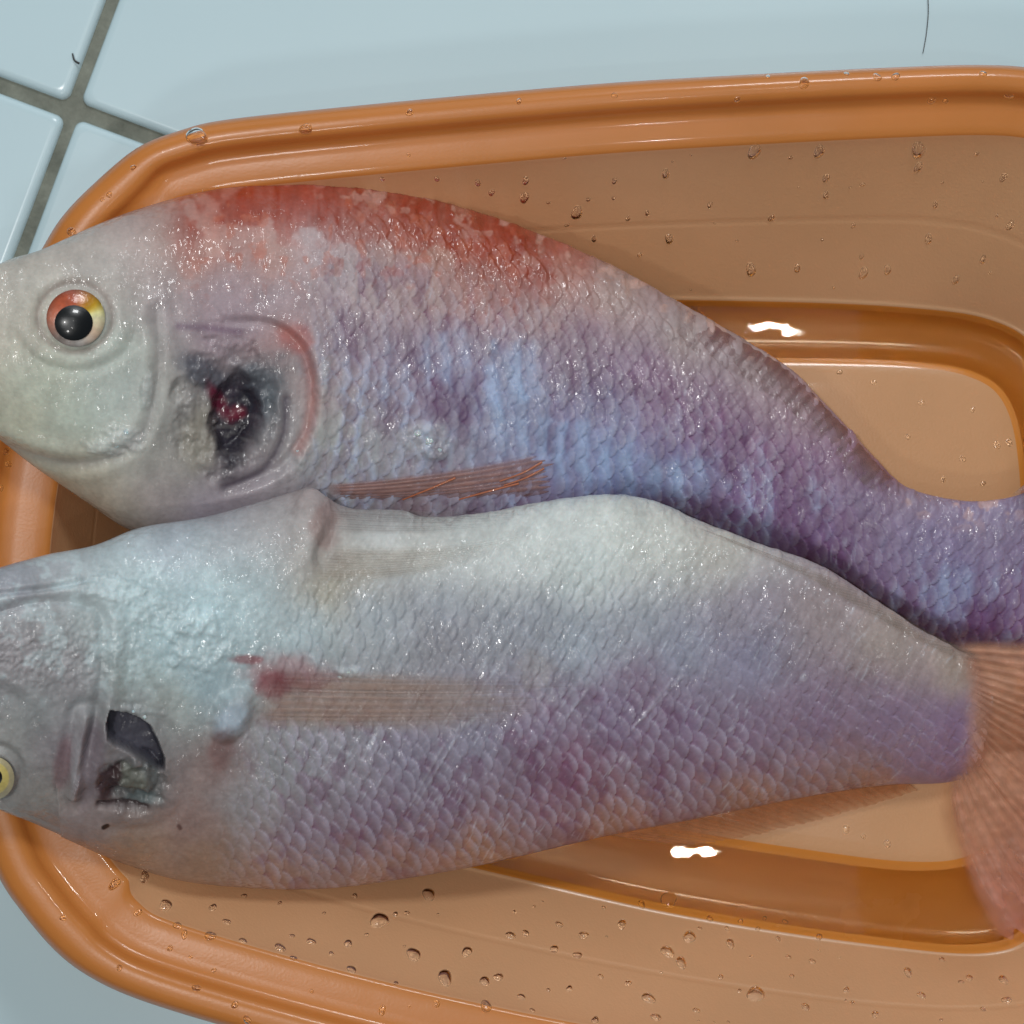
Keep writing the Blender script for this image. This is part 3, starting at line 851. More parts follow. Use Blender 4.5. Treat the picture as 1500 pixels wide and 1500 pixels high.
    col = blend(col, (84, 20, 42), 0.95 * blob(px, py, 326, 594, 11, 36, -0.5, 55, .35, 20, .4))
    col = blend(col, (98, 28, 46), 0.9 * blob(px, py, 352, 614, 14, 13, 0, 56, .4, 16, .5))
    stri = sstep(0.5, 0.75, fbm(px / 26 + py / 60, py / 5, 59, 2)) * blob(px, py, 320, 640, 60, 60, 0, 58, .3, 30, .6)
    col = blend(col, (168, 166, 162), 0.12 * stri)
    d, s = polyline_d(px, py, GILLIN1)
    col = blend(col, (66, 58, 70), 0.7 * np.exp(-(d / 6) ** 2))
    d, s = polyline_d(px, py, [(262, 478), (300, 480), (350, 486)])
    col = blend(col, (96, 76, 96), 0.6 * np.exp(-(d / 6) ** 2))
    # socket
    r = np.hypot((px - 110) / 52, (py - 464) / 49)
    col = blend(col, (120, 106, 100), 0.55 * np.exp(-((r - 1.06) / 0.10) ** 2))
    g = (0.90 + 0.20 * fbm(px / 7, py / 12, 57, 3)) * (0.84 + 0.32 * fbm(px / 24, py / 36, 157, 3))
    return desat(col, 1.08) * g[..., None] / LIGHT

fish1 = empty("fish", P3(700, 540, 0.008), "raw pinkish fish with red back and round orange and yellow eye, dorsal fin trimmed off", "fish")
FB1 = F1.build(paint1, relief1, M_skin1)
adopt(FB1, fish1)

def iris_col1(px, py, r, a):
    t = math.degrees(a) % 360        # 0 = right, 90 = down in the picture
    c = np.array
    keys = [(0, (200, 196, 160)), (40, (196, 172, 150)), (80, (176, 172, 168)), (130, (140, 128, 122)), (180, (178, 108, 84)), (225, (160, 80, 54)), (265, (158, 72, 42)), (295, (165, 105, 24)), (325, (172, 138, 36)), (345, (215, 210, 150)), (360, (205, 205, 170))]
    col = c([np.interp(t, [k[0] for k in keys], [k[1][q] for k in keys]) for q in range(3)])
    n = float(fbm(np.array([px / 7.0]), np.array([py / 7.0]), 81)[0])
    v = lin(col) * (0.75 + 0.5 * n)
    if r > 0.8: v = v * (1 - 0.5 * (r - 0.8) / 0.2)
    return v / LIGHT
eye1 = polar_dome("eye", F1, 111, 466, 43, 42, 0.0011, M_iris, iris_col1, lift=0.0005)
adopt(eye1, fish1); eye1["label"] = "round eye with orange and yellow iris"
pup1 = polar_dome("pupil", F1, 108, 473, 28, 26, 0.0009, M_pupil, lift=0.0014)
pup1.parent = eye1; pup1.matrix_parent_inverse = fish1.matrix_basis.inverted() if False else pup1.matrix_parent_inverse

# ---------------- lower fish skin
PRE2 = smooth_poly([(0, 895), (60, 880), (120, 884), (150, 905), (150, 980), (140, 1060), (118, 1130)])
CHK2 = smooth_poly([(0, 1000), (45, 1030), (75, 1090), (82, 1150)])
FOLD2 = smooth_poly([(125, 1050), (115, 1110), (108, 1165)])
HOLE2 = [(160, 1038), (175, 1042), (187, 1044), (205, 1051), (221, 1062), (233, 1086), (243, 1113), (241, 1132), (232, 1134), (222, 1126), (205, 1113), (186, 1101), (168, 1093), (156, 1082), (154, 1060)]
OPER2 = smooth_poly([(165, 1035), (215, 1045), (262, 1085), (275, 1140), (258, 1190), (215, 1215), (160, 1215)])
CRUST2 = [(170, 865, 60, 16), (250, 905, 50, 26), (290, 940, 40, 40), (205, 1040, 26, 7), (512, 985, 22, 9)]
def relief2(px, py):
    e = py - F2.yt(px)
    body = sstep(330, 460, px + 0.2 * (py - 1000)) * sstep(60, 190, e - 0.10 * (1000 - px).clip(0) + 40)
    s_, t_ = px * 0.90 + py * 0.42, -px * 0.36 + py * 0.92
    s2 = px - 0.25 * (py - 1000) - 0.0006 * (py - 1020) ** 2 + 9 * (fbm(px / 70, py / 70, 3) - .5)
    ht, rv = ridges(s2, py - 0.2 * px, 31, 311)
    h_, rv_, ed = scales(s2, py + 0.25 * px + 9 * (fbm(px / 70 + 70, py / 70, 5) - .5), 31, 17, 20.5, 11, 0.5)
    m = body * (0.4 + 0.9 * fbm(px / 120 + 3, py / 110 + 8, 114)) * sstep(0, 40, F2.yb(px) - py)
    h = (0.00018 * (ht - 0.5) + 0.00110 * (h_ - 0.5)) * m
    h += 0.0008 * (fbm(px / 100, py / 90, 121) - 0.5)
    h += 0.00026 * (fbm(px / 9, py / 9, 122, 3) - 0.5) * (0.5 + 0.6 * (1 - sstep(300, 500, px)))
    h += 0.00020 * (fbm((px + 0.62 * py) / 5, (py - 0.62 * px) / 34, 124, 2) - 0.5) * sstep(350, 520, px)
    d, s = polyline_d(px, py, PRE2); h -= 0.0009 * np.exp(-(d / 8) ** 2); h += 0.0009 * np.exp(-((d - 18) / 14) ** 2) * (s > 0)
    d, s = polyline_d(px, py, CHK2); h -= 0.0012 * sstep(-12, 12, -d * s)
    d, s = polyline_d(px, py, FOLD2); h += 0.0016 * np.exp(-(d / 9) ** 2); h -= 0.0012 * np.exp(-((d - 18) / 10) ** 2)
    d, s = polyline_d(px, py, OPER2); h -= 0.0004 * np.exp(-(d / 8) ** 2)
    # jaw slit near the snout
    d, s = polyline_d(px, py, smooth_poly([(-60, 880), (0, 870), (70, 862), (130, 850)])); h -= 0.0012 * np.exp(-(d / 5) ** 2)
    # gill opening
    hole = inside_poly(px, py, HOLE2); dh, _ = polyline_d(px, py, HOLE2 + HOLE2[:1])
    h += np.where(hole, -0.0046 * sstep(0, 7, dh), 0.0007 * np.exp(-(dh / 9) ** 2))
    g = blob(px, py, 196, 1148, 46, 34, 0.2, 131, .4, 20); h -= 0.0020 * g; h += 0.002 * g * (fbm(px / 14, py / 12, 133, 3) - .5)
    h += 0.0022 * blob(px, py, 196, 1140, 30, 22, 0.2, 132, .4, 20)
    d, s = polyline_d(px, py, [(145, 1180), (175, 1183), (215, 1186)]); h -= 0.0016 * np.exp(-(d / 5) ** 2)
    # eye socket
    r = np.hypot((px + 10) / 38, (py - 1140) / 38); h -= 0.001 * np.exp(-((r - 1.1) / 0.2) ** 2)
    # fleshy fin root
    h += 0.0030 * blob(px, py, 342, 1046, 34, 24, -0.9, 134, .25, 25, .5)
    h += 0.0013 * blob(px, py, 455, 770, 26, 60, 0.1, 135, .25, 30, .6)
    h -= 0.0018 * blob(px, py, 480, 800, 16, 36, 0.3, 136, .25, 30, .5)
    for i, (x, y, rx, ry) in enumerate(CRUST2):
        b = blob(px, py, x, y, rx, ry, 0.2, 160 + i, 0.6, 18)
        h += b * (0.0002 + 0.0009 * fbm(px / 8, py / 8, 166 + i, 3))
    h += 0.0008 * (fbm(px / 6, py / 6, 173, 2) - 0.5) * (blob(px, py, 80, 960, 120, 46, 0, 174, .3, 30, .6) + 0.35 * blob(px, py, 270, 915, 170, 90, 0.2, 175, .3, 40, .6)).clip(0, 1)
    # long scratches
    for a, b_ in SCR2:
        d, s = polyline_d(px, py, [a, b_]); h += 0.00018 * np.exp(-(d / 2.2) ** 2)
    h += 0.0018 * (fbm(px / 12, py / 30, 171, 3) - 0.5) * (1 - sstep(0, 40, e)) * sstep(420, 520, px)
    return h
SCR2 = [((682, 1058), (610, 1176)), ((985, 995), (925, 1068)), ((1000, 990), (930, 1062)), ((860, 1010), (830, 1050)), ((650, 1090), (600, 1180))]
def paint2(px, py):
    wx = px + 26 * (fbm(px / 40, py / 40, 141) - .5); wy = py + 26 * (fbm(px / 40 + 50, py / 40, 142) - .5)
    col = rbf(PTS2, wx, wy)
    e = py - F2.yt(px); eb = F2.yb(px) - py
    body = sstep(330, 460, px + 0.2 * (py - 1000)) * sstep(60, 190, e - 0.10 * (1000 - px).clip(0) + 40)
    s2 = px - 0.25 * (py - 1000) - 0.0006 * (py - 1020) ** 2 + 9 * (fbm(px / 70, py / 70, 3) - .5)
    ht, rv = ridges(s2, py - 0.2 * px, 31, 311)
    h_, rv_, ed = scales(s2, py + 0.25 * px + 9 * (fbm(px / 70 + 70, py / 70, 5) - .5), 31, 17, 20.5, 11, 0.5)
    low = sstep(200, 330, e)
    col = blend(col, (104, 54, 90), body * (0.10 + 0.62 * low) * (0.5 + 0.8 * rv_) * sstep(0.25, 0.95, 1 - h_))
    col = blend(col, (172, 168, 186), body * low * 0.42 * sstep(0.62, 1.0, h_) * (0.4 + 0.8 * rv_))
    col = blend(col, (160, 166, 184), body * 0.10 * np.exp(-(ed / 0.25) ** 2) * sstep(0.3, 0.65, fbm(px / 40, py / 40, 146)))
    bl = sstep(0.56, 0.70, fbm(px / 26, py / 34 + 8, 148)) * body * low
    col = blend(col, (96, 56, 86), 0.36 * bl)
    br = 0.6 * sstep(0.58, 0.72, fbm(px / 30 + 33, py / 30 + 8, 149)) * body * (1 - sstep(20, 120, eb))
    col = blend(col, (150, 104, 78), 0.45 * br)  # back-edge brown: pigment with bounced orange light painted in
    st = sstep(0.60, 0.86, fbm((px + 0.62 * py) / 4 + 2 * fbm(px / 30, py / 30, 159), (py - 0.62 * px) / 26, 147, 3)) * sstep(380, 520, px) * sstep(0.45, 0.65, fbm(px / 45 + 7, py / 45, 158))
    col = blend(col, (196, 204, 214), 0.34 * st)
    for a, b_ in SCR2:
        d, s = polyline_d(px, py, [a, b_]); col = blend(col, (196, 204, 214), 0.16 * np.exp(-(d / 1.8) ** 2))
    col = blend(col, (188, 202, 206), 0.3 * sum(blob(px, py, x, y, rx, ry, .2, 160 + i, .6, 18) for i, (x, y, rx, ry) in enumerate(CRUST2)).clip(0, 1))
    col = blend(col, (156, 142, 114), 0.13 * blob(px, py, 785, 985, 26, 28, 0, 164, .7, 18))
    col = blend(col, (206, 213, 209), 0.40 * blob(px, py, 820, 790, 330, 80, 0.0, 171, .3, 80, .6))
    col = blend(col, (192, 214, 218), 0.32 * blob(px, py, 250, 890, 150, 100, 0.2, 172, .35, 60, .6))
    # throat mottling
    th = sstep(0.55, 0.7, fbm(px / 22, py / 22, 150)) * (1 - sstep(300, 420, px)) * sstep(780, 840, py) * (1 - sstep(980, 1060, py))
    col = blend(col, (186, 204, 208), 0.35 * th)
    # gill slit and surroundings
    col = blend(col, (104, 100, 104), 0.6 * blob(px, py, 196, 1115, 62, 92, 0.0, 163, .3, 30, .6))
    col = blend(col, (96, 86, 94), 0.6 * blob(px, py, 130, 1120, 22, 62, 0.1, 151, .3))
    col = blend(col, (112, 78, 84), 0.5 * blob(px, py, 92, 1125, 14, 40, 0.1, 152, .3))
    col = blend(col, (146, 146, 150), 0.6 * blob(px, py, 111, 1110, 7, 40, 0.06, 153, .2))
    g = blob(px, py, 200, 1150, 50, 38, 0.2, 154, .35, 20)
    col = blend(col, (78, 84, 84), 0.8 * g)
    col = blend(col, (98, 100, 92), 0.8 * blob(px, py, 192, 1140, 26, 20, 0.3, 155, .35, 16))
    col = blend(col, (96, 110, 112), 0.5 * blob(px, py, 212, 1172, 24, 9, 0.0, 156, .5, 14))
    col = blend(col, (48, 26, 32), 0.85 * blob(px, py, 158, 1150, 14, 32, 0.3, 157, .5, 16))
    d, s = polyline_d(px, py, [(145, 1180), (175, 1183), (215, 1186)]); col = blend(col, (46, 30, 34), 0.8 * np.exp(-(d / 4) ** 2))
    hole = inside_poly(px, py, HOLE2); dh, _ = polyline_d(px, py, HOLE2 + HOLE2[:1])
    hc = np.where(hole, sstep(0, 7, dh + 3 * fbm(px / 9, py / 9, 165)), 0.0)
    col = blend(col, (66, 66, 76), hc * 0.97)
    rim_ = polyline_d(px, py, [(187, 1045), (220, 1062), (232, 1086), (242, 1113), (236, 1131)])[0]
    col = blend(col, (34, 34, 42), hc * 0.9 * np.exp(-(rim_ / 8) ** 2))
    d, s = polyline_d(px, py, [(152, 1213), (157, 1211)]); col = blend(col, (30, 18, 14), 0.95 * (1 - sstep(2.5, 4.5, d)))
    d, s = polyline_d(px, py, [(262, 1210), (264, 1213)]); col = blend(col, (70, 40, 36), 0.7 * (1 - sstep(2, 4, d)))
    # fin roots
    col = blend(col, (112, 40, 54), 0.8 * blob(px, py, 398, 1004, 26, 22, 0.1, 211, .4, 18, .5))
    col = blend(col, (136, 88, 90), 0.55 * blob(px, py, 425, 985, 60, 26, 0.1, 212, .4, 22, .5))
    col = blend(col, (158, 146, 132), 0.35 * blob(px, py, 560, 1030, 190, 36, 0.0, 213, .25, 40, .4))
    col = blend(col, (150, 165, 178), 0.7 * blob(px, py, 340, 1050, 32, 22, -0.9, 158, .3))
    col = blend(col, (120, 66, 72), 0.75 * blob(px, py, 362, 966, 24, 7, 0.0, 159, .4, 14))
    col = blend(col, (110, 82, 80), 0.6 * blob(px, py, 322, 1095, 18, 34, 0.2, 161, .4))
    col = blend(col, (124, 98, 94), 0.55 * blob(px, py, 476, 772, 22, 34, 0.2, 162, .4))
    col = blend(col, (178, 142, 126), sstep(1412, 1446, px + 14 * fbm(px / 12, py / 12, 191)) * 0.9)
    gg = (0.90 + 0.20 * fbm(px / 7, py / 8, 157, 3)) * (0.84 + 0.32 * fbm(px / 24, py / 30, 187, 3))
    return desat(col, 1.08) * gg[..., None] / LIGHT

fish2 = empty("fish", P3(650, 1000, 0.008), "pale bluish fish rolled belly up, dark open gill slit, fins folded on its belly", "fish")
FB2 = F2.build(paint2, relief2, M_skin2)
adopt(FB2, fish2)
def iris_col2(px, py, r, a):
    n = float(fbm(np.array([px / 7.0]), np.array([py / 7.0]), 82)[0])
    v = lin((186, 172, 104)) * (0.8 + 0.4 * n)
    if r > 0.75: v = lin((158, 150, 120)) * (0.8 + 0.4 * n)
    return v / LIGHT
eye2 = polar_dome("eye", F2, -10, 1140, 31, 32, 0.0018, M_iris, iris_col2, lift=0.0002)
adopt(eye2, fish2); eye2["label"] = "eye with dull yellow iris"
pup2 = polar_dome("pupil", F2, -12, 1139, 16, 15, 0.0012, M_pupil, lift=0.0016)
def sub(o, part, thing):
    o.parent = part
    o.matrix_parent_inverse = (thing.matrix_basis @ part.matrix_parent_inverse @ part.matrix_basis).inverted() @ thing.matrix_basis @ thing.matrix_basis.inverted()
sub(pup1, eye1, fish1); sub(pup2, eye2, fish2)

# ---------------- fins
def tint(cols, k=1.0):
    return lambda px, py, u, v, ray: None
def fcol(base_c, ray_c, tip_c=None, seed=0, rs=0.5, root_c=None):
    def f(px, py, u, v, ray):
        col = np.ones(px.shape + (3,)) * lin(base_c)
        if tip_c is not None: col = blend(col, tip_c, sstep(0.3, 1.0, v))
        col = blend(col, ray_c, rs * sstep(0.2, 0.9, ray))
        if root_c is not None: col = blend(col, root_c, 0.85 * (1 - sstep(0.02, 0.2, v)) * np.exp(-((u - 0.35) / 0.28) ** 2))
        n = 0.8 + 0.4 * fbm(px / 10, py / 8, seed, 3)
        return col * n[..., None] / LIGHT
    return f
def rays_of(fin, thing, lines, zf, mat, r0=0.0005, r1=0.0003, lift=0.0003):
    for ln in lines:
        pts = smooth_poly(ln, 8)
        o = ray_tube("fin_ray", [P3(x, y, float(zf(x, y)) + lift) for x, y in pts], r0, r1, mat)
        sub(o, fin, thing)

# upper fish: pectoral fin pressed along the belly
def pc1(px, py, u, v, ray):
    col = np.ones(px.shape + (3,)) * lin((170, 136, 130))
    col = blend(col, (122, 78, 64), 0.85 * sstep(0.3, 0.65, u + 0.2 * (fbm(px / 30, py / 20, 205) - .5)))
    col = blend(col, (160, 92, 64), 0.2 * sstep(0.2, 0.9, ray) * (1 - sstep(0.3, 0.6, u)))
    n = 0.8 + 0.4 * fbm(px / 12, py / 7, 206, 3)
    return col * n[..., None] / LIGHT
zf = lambda px, py: F1.zsurf(px, np.minimum(py, 775)) + 0.0010 - 0.0035 * sstep(715, 760, py)
pf1 = fin_sheet("pectoral_fin", [(466, 708), (476, 732), (500, 768)], [(800, 658), (818, 704), (785, 778)], zf,
    pc1, rays=16, curve=(0, 30), seed=5, amp=0.00012, alpha=(0.8, 0.6), edge=0.1)
adopt(pf1, fish1)
rays_of(pf1, fish1, [[(590, 732), (630, 716), (667, 700)], [(732, 705), (765, 693), (794, 677)], [(738, 711), (770, 700), (797, 686)], [(650, 738), (700, 724), (760, 708)]], zf, M_finray, 0.00018, 0.00032)

# upper fish: stump of the rear dorsal fin, folded along the back
zdr = lambda px, py: F1.zsurf(px, np.maximum(py, F1.yt(px) + 3)) + 0.0004
xb = [960, 1040, 1120, 1200, 1260, 1315]
dr1 = fin_sheet("dorsal_fin", [(x, float(F1.yt(x)) + 62 - 34 * (x > 1280)) for x in xb], [(x + 34, float(F1.yt(x + 34)) + 3) for x in xb[:-1]] + [(1338, 722)], zdr,
    fcol((150, 132, 132), (128, 92, 102), (150, 112, 106), 207, 0.45), nu=240, nv=24, rays=26, amp=0.00016, frayed=0.03, seed=7, alpha=(0.45, 0.8), edge=0.15, thick=0.0003)
adopt(dr1, fish1)

# upper fish: tail fin leaving the picture
zt1 = lambda px, py: F1.zsurf(np.minimum(px, 1555), np.clip(py, F1.yt(np.minimum(px, 1555)) + 30, F1.yb(np.minimum(px, 1555)) - 30)) + 0.0006 - 0.003 * sstep(1520, 1720, px)
tf1 = fin_sheet("tail_fin", [(1478, 728), (1500, 830), (1490, 960)], [(1690, 560), (1705, 800), (1680, 1010)], zt1,
    fcol((140, 128, 140), (150, 120, 118), (165, 120, 100), 203, 0.4), rays=16, seed=6)
adopt(tf1, fish1)

# lower fish: pectoral fin spread on the flank
zf2 = lambda px, py: F2.zsurf(px, py) + 0.0014
def pc2(px, py, u, v, ray):
    col = np.ones(px.shape + (3,)) * lin((176, 150, 136))
    col = blend(col, (146, 142, 138), sstep(0.35, 1.0, v))
    col = blend(col, (168, 134, 106), 0.55 * sstep(0.5, 1.0, u) * (1 - sstep(0.6, 1, v)))
    col = blend(col, (134, 112, 98), 0.25 * sstep(0.1, 0.9, -ray))
    col = blend(col, (104, 34, 50), 0.9 * blob(px, py, 398, 1004, 26, 24, 0.1, 211, .5, 18))
    col = blend(col, (136, 82, 84), 0.6 * blob(px, py, 430, 985, 60, 26, 0.1, 212, .5, 18))
    n = 0.82 + 0.36 * fbm(px / 14, py / 5, 213, 3)
    return col * n[..., None] / LIGHT
pf2 = fin_sheet("pectoral_fin", [(358, 968), (372, 1010), (345, 1074)], [(830, 985), (880, 1020), (820, 1062)], zf2, pc2, nu=220, nv=90, rays=13, amp=0.0001, curve=(0, 14), seed=8, frayed=0.16, thick=0.0003, alpha=(0.5, 0.0), edge=0.32)
adopt(pf2, fish2)

# lower fish: folded pelvic fin along the belly edge
zf3 = lambda px, py: F2.zsurf(px, py) + 0.0007
pv2 = fin_sheet("pelvic_fin", [(462, 792), (452, 825), (446, 858)], [(800, 766), (790, 780), (735, 802)], zf3,
    fcol((172, 164, 152), (174, 168, 156), (172, 174, 170), 221, 0.12, (134, 116, 108)), rays=14, amp=0.00003, curve=(60, 60), seed=9, thick=0.0003, alpha=(0.4, 0.0), edge=0.25)
adopt(pv2, fish2)
# a second pelvic fin, higher on the belly
pv3 = fin_sheet("pelvic_fin", [(470, 735), (476, 755), (484, 782)], [(770, 745), (780, 752), (730, 772)], zf3,
    fcol((148, 142, 140), (158, 158, 158), (160, 166, 166), 222, 0.12, (128, 104, 98)), rays=10, amp=0.00003, curve=(0, 25), seed=10, thick=0.0003, alpha=(0.3, 0.0), edge=0.25)
adopt(pv3, fish2)
# anal fin folded down the rear belly edge
za2 = lambda px, py: F2.zsurf(px, np.maximum(py, F2.yt(px) + 14)) + 0.0012
an2 = fin_sheet("anal_fin", [(1000, 765), (1150, 830), (1300, 915), (1400, 968)], [(1090, 800), (1250, 860), (1370, 930), (1500, 985)], za2,
    fcol((152, 142, 134), (160, 150, 140), (156, 146, 132), 231, 0.3), rays=30, amp=0.00008, curve=(0, -10), seed=11, alpha=(0.4, 0.1), edge=0.08)
adopt(an2, fish2)
# dorsal fin folded under, along the back edge
zd2 = lambda px, py: np.maximum(F2.zc(px) - 0.0092 - 0.00016 * (py - F2.yb(px)).clip(0), 0.0085)
do2 = fin_sheet("dorsal_fin", [(880, 1222), (1020, 1196), (1180, 1164), (1330, 1146)], [(1010, 1240), (1120, 1222), (1240, 1192), (1345, 1158)], zd2,
    fcol((190, 134, 92), (160, 104, 66), (204, 150, 106), 241, 0.5), rays=26, amp=0.00012, seed=12, alpha=(0.8, 0.4))
adopt(do2, fish2)
# tail fin draped down
def zt2(px, py):
    q = np.minimum(px, 1445.0)
    on = F2.zsurf(q, np.clip(py, F2.yt(q) + 8, F2.yb(q) - 8)) + 0.0008
    out = np.maximum(on - 0.006 * sstep(1440, 1640, px) - 0.010 * sstep(1090, 1420, py), 0.0095)
    return out
tf2 = fin_sheet("tail_fin", [(1385, 938), (1412, 1010), (1410, 1080), (1388, 1142)], [(1730, 930), (1740, 1130), (1640, 1330), (1462, 1392)], zt2,
    fcol((200, 158, 132), (182, 130, 108), (206, 150, 138), 251, 0.4, (172, 150, 142)), nu=260, rays=22, amp=0.0004, curve=(-70, 0), seed=13, thick=0.0006, alpha=(0.88, 0.5), edge=0.06)
adopt(tf2, fish2)

# ------------------------------------------------------------------ water drops
def drop_mesh(seed, flat):
    r = random.Random(seed)
    na, nr = 18, 6; V = []; ph = [r.uniform(0, 6.28) for _ in range(3)]
    for i in range(nr + 1):
        t = i / nr
        rad = t; zz = flat * (1 - t * t)
        for j in range(na):
            a = 2 * math.pi * j / na
            w = 1 + 0.12 * math.cos(2 * a + ph[0]) + 0.06 * math.cos(3 * a + ph[1])
            V.append((rad * w * math.cos(a) , rad * w * math.sin(a), zz))
    V += [(0, 0, -0.04)]
    F = [(i * na + j, i * na + (j + 1) % na, (i + 1) * na + (j + 1) % na, (i + 1) * na + j) for i in range(nr) for j in range(na)]
    F = [tuple(reversed(f)) for f in F]
    c = len(V) - 1
    F += [(nr * na + (j + 1) % na, nr * na + j, c) for j in range(na)]
    F = [tuple(reversed(f)) for f in F]
    me = bpy.data.meshes.new("water_drop"); me.from_pydata(V, [], F); me.update()
    me.polygons.foreach_set("use_smooth", np.full(len(me.polygons), True))
    me.materials.append(M_drop)
    return me
DM = [drop_mesh(i, f) for i, f in enumerate((0.5, 0.42, 0.6, 0.36, 0.55))]
placed = []
def put_drop(px, py, rpx, label, group, stretch=1.0):
    loc, nrm = tub_hit(px, py)
    if loc is None: return
    for (x, y, r) in placed:
        if (x - px) ** 2 + (y - py) ** 2 < (r + rpx + 1) ** 2: return
    placed.append((px, py, rpx))
    o = bpy.data.objects.new("water_drop", random.choice(DM))
    C.objects.link(o)
    r = rpx * 0.000155
    o.scale = (r * stretch, r / math.sqrt(stretch), r * 0.75)
    o.rotation_euler = nrm.to_track_quat('Z', 'X').to_euler()
    if stretch == 1.0:
        o.rotation_euler.rotate_axis('Z', random.uniform(0, 6.28))
    o.location = loc
    tag(o, label, "water drop", group)
LW = ("clear water drop clinging to the sloping near wall of the tub, below the belly-up fish", "drops on the near wall of the tub")
LF = ("clear water drop clinging to the far wall of the tub, behind the red-backed fish", "drops on the far wall of the tub")
LR = ("small glinting water drop sitting on the rounded rim of the tub", "drops on the tub rim")
LP = ("tiny water drop on the bare raised floor of the tub beside the red-backed fish's tail", "drops on the tub floor")
LL = ("water drop on the pale end wall of the tub between the two fish heads", "drops on the end wall of the tub")
near = [(556,1348,17),(606,1398,14),(652,1432,15),(684,1394,10),(628,1310,13),(748,1370,9),(770,1367,7),(819,1354,7),(911,1354,9),(912,1384,0),(1010,1372,13),(978,1394,13),(998,1410,11),(940,1324,8),
 (980,1316,18),(846,1399,8),(812,1390,8),(855,1370,9),(710,1437,10),(730,1431,9),(764,1460,7),(712,1474,10),(950,1462,12),(1107,1456,17),(1070,1382,9),(1056,1431,5),(961,1490,9),(872,1494,7),(834,1448,6),
 (243,1326,12),(212,1285,10),(168,1295,9),(202,1337,6),(312,1329,7),(332,1350,7),(300,1340,13),(260,1356,7),(270,1369,6),(308,1371,9),(356,1378,7),(428,1371,5),(456,1379,8),(410,1388,10),(430,1403,6),(358,1312,5),(410,1323,4),
 (510,1382,8),(515,1420,9),(495,1385,9),(502,1325,0),(520,1312,5),(1105,1308,0),(1190,1408,6),(1330,1424,9),(1200,1372,7),(1300,1415,0),(1350,1458,8),(1282,1486,7),(1470,1435,9),(1475,1465,9),(1420,1432,7),(1240,1450,6),(1380,1405,6),(1180,1475,8),(1160,1430,5),(1440,1478,6),(780,1480,5),(640,1470,6),(580,1440,5),(560,1480,7),(880,1430,5),(920,1440,6),(1020,1480,6),(1010,1420,4),(1040,1345,7),(1085,1350,6),(1065,1360,5),(1110,1362,5),(1120,1345,4),(1150,1350,5),(1140,1375,5)]
for x, y, r in near:
    if r: put_drop(x, y, r, *LW, stretch=random.choice((1.0, 1.0, 1.25)))
for k in range(55):
    x = random.uniform(230, 1480); y = 1320 + 0.12 * (x - 500) + random.uniform(-40, 150)
    if y < F2.yb(min(x, 1440)) + 25: continue
    put_drop(x, y, random.choice((2.2, 2.8, 3.4, 4.2, 5)), *LW)
far = [(768,290,12),(845,312,15),(700,268,8),(770,265,9),(900,265,7),(975,255,10),(1105,222,17),(1200,222,14),(1210,261,9),(1210,286,8),(1345,220,18),(1345,245,11),(980,350,11),(1100,395,14),(1168,393,9),(1262,376,6),(1265,400,12),(1300,395,10),(1360,350,10),(1040,300,7),(1130,320,9),(948,312,6),(920,320,6),(1400,410,9),(1440,380,8),(1370,300,7),(1470,260,9),(1480,330,10),(1250,330,6),(640,262,7),(720,282,8),(560,262,6),(870,350,7)]
for x, y, r in far: put_drop(x, y, r * 0.8, *LF, stretch=1.3)
for k in range(35):
    x = random.uniform(560, 1490); y = random.uniform(222, 430)
    if y > F1.yt(x) - 25: continue
    put_drop(x, y, random.choice((2.2, 3, 3.6, 4.5)), *LF)
rim = [(288,200,17),(448,189,10),(460,190,8),(1080,146,6),(1090,148,6),(1178,122,9),(1285,113,7),(1312,112,7),(1365,147,8),(1385,148,5),(1478,141,9),(105,340,8),(112,336,6),(195,245,5),(160,285,5),(150,292,4),(288,1447,7),(344,1472,6),(362,1494,7),(92,1345,5),(175,1418,5),(10,662,7),(12,680,6),(3,715,5),(600,165,6),(760,148,5),(900,140,5),(1240,108,5),(1440,108,6),(1125,112,4)]
for x, y, r in rim: put_drop(x, y, r, *LR)
for x, y, r in [(1330,640,5),(1410,672,6),(1460,652,7),(1478,648,7),(1440,708,5),(1382,702,5),(1350,590,6),(1280,560,5),(1425,600,5),(1230,545,5),(1240,1215,7),(1300,1236,7),(1265,1225,5)]:
    put_drop(x, y, r, *LP)
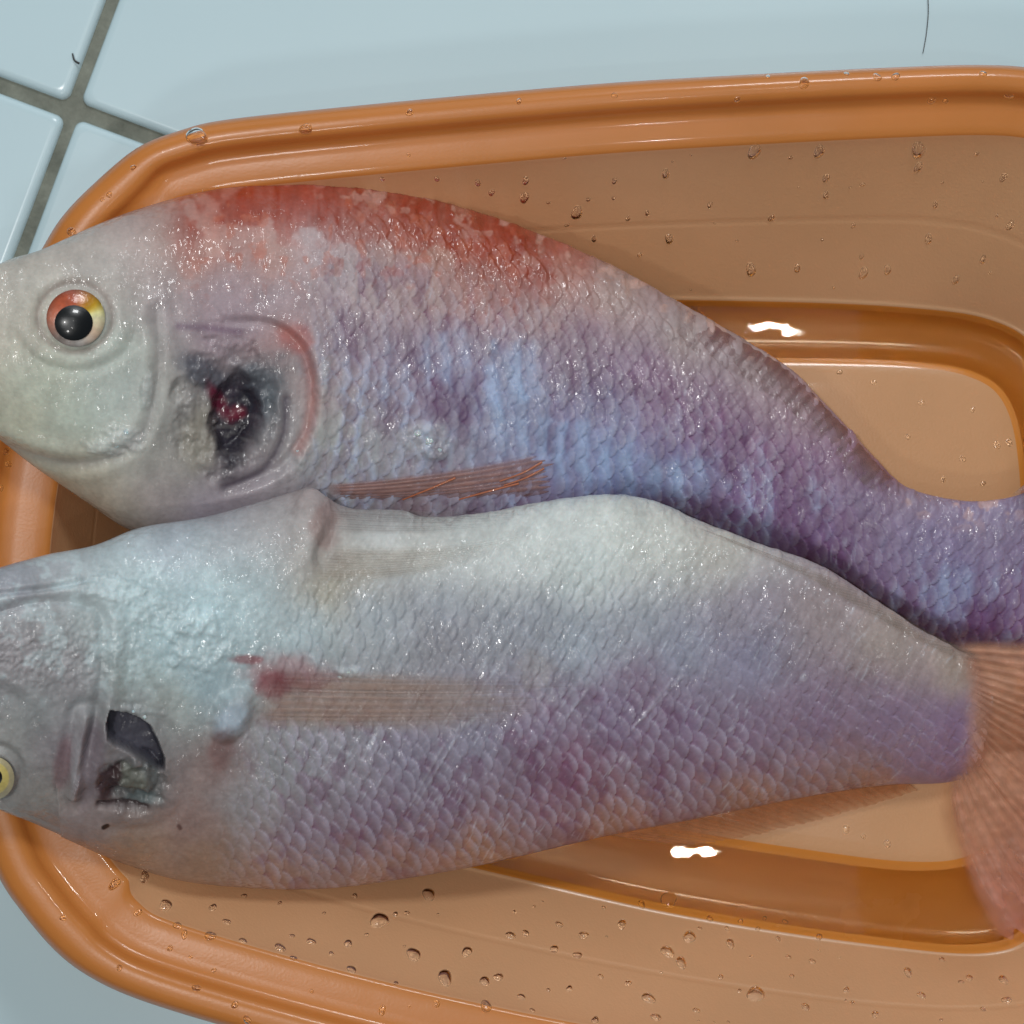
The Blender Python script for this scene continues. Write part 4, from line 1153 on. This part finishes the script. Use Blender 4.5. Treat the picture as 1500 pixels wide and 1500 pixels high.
for x, y, r in []:
    put_drop(x, y, r, *LL, stretch=1.4)

# ------------------------------------------------------------------ ice crumbs
def ice_lump(fish, x, y, rpx, label, seed):
    na, nr = 14, 8; V = []
    r = rpx * 0.00011
    for i in range(nr + 1):
        t = math.pi * i / nr
        for j in range(na):
            a = 2 * math.pi * j / na
            d = Vector((math.sin(t) * math.cos(a), math.sin(t) * math.sin(a), math.cos(t)))
            k = 0.65 + 0.7 * float(fbm(np.array([d.x * 1.8 + d.z * 1.3 + 7]), np.array([d.y * 1.8 - d.z + 11]), seed, 3)[0])
            V.append((d.x * k * r, d.y * k * r, d.z * k * r * 0.6))
    F = grid_faces(nr + 1, na, wrap_m=True)
    o = mesh_np("ice_crumb", V, F[:, ::-1] if False else F, M_ice, smooth=False)
    o.location = fish.point(x, y, r * 0.25 + 0.0002)
    tag(o, label, "ice", "ice crumbs on the fish")
    return o
L1 = "tiny white crumb of ice frozen to the red-backed fish"
L2 = "tiny white crumb of ice frozen to the belly-up fish"
for i, (x, y, r) in enumerate([(612, 634, 9), (628, 645, 10), (645, 656, 9), (634, 630, 7), (186, 632, 8), (150, 655, 7), (170, 652, 6), (214, 562, 6), (472, 575, 7), (438, 662, 7)]):
    ice_lump(F1, x, y, r, L1, 300 + i)
for i, (x, y, r) in enumerate([(508, 985, 7), (498, 992, 5), (195, 1042, 4), (212, 1050, 4)]):
    ice_lump(F2, x, y, r, L2, 330 + i)

# ------------------------------------------------------------------ hair on the tile
hp = [P3(x, y, 0.0004) for x, y in smooth_poly([(1358, -20), (1360, 15), (1357, 50), (1352, 78)], 8)]
hr = ray_tube("hair_strand", hp, 0.00012, 0.0001, M_hair, 5)
tag(hr, "single short dark hair lying on the white floor tile", "hair")
hp = [P3(x, y, 0.0006) for x, y in smooth_poly([(106, 78), (109, 88), (116, 93)], 6)]
hr = ray_tube("lint_speck", hp, 0.0002, 0.00035, M_hair, 5)
tag(hr, "tiny dark speck of lint at the edge of the tile joint", "lint")
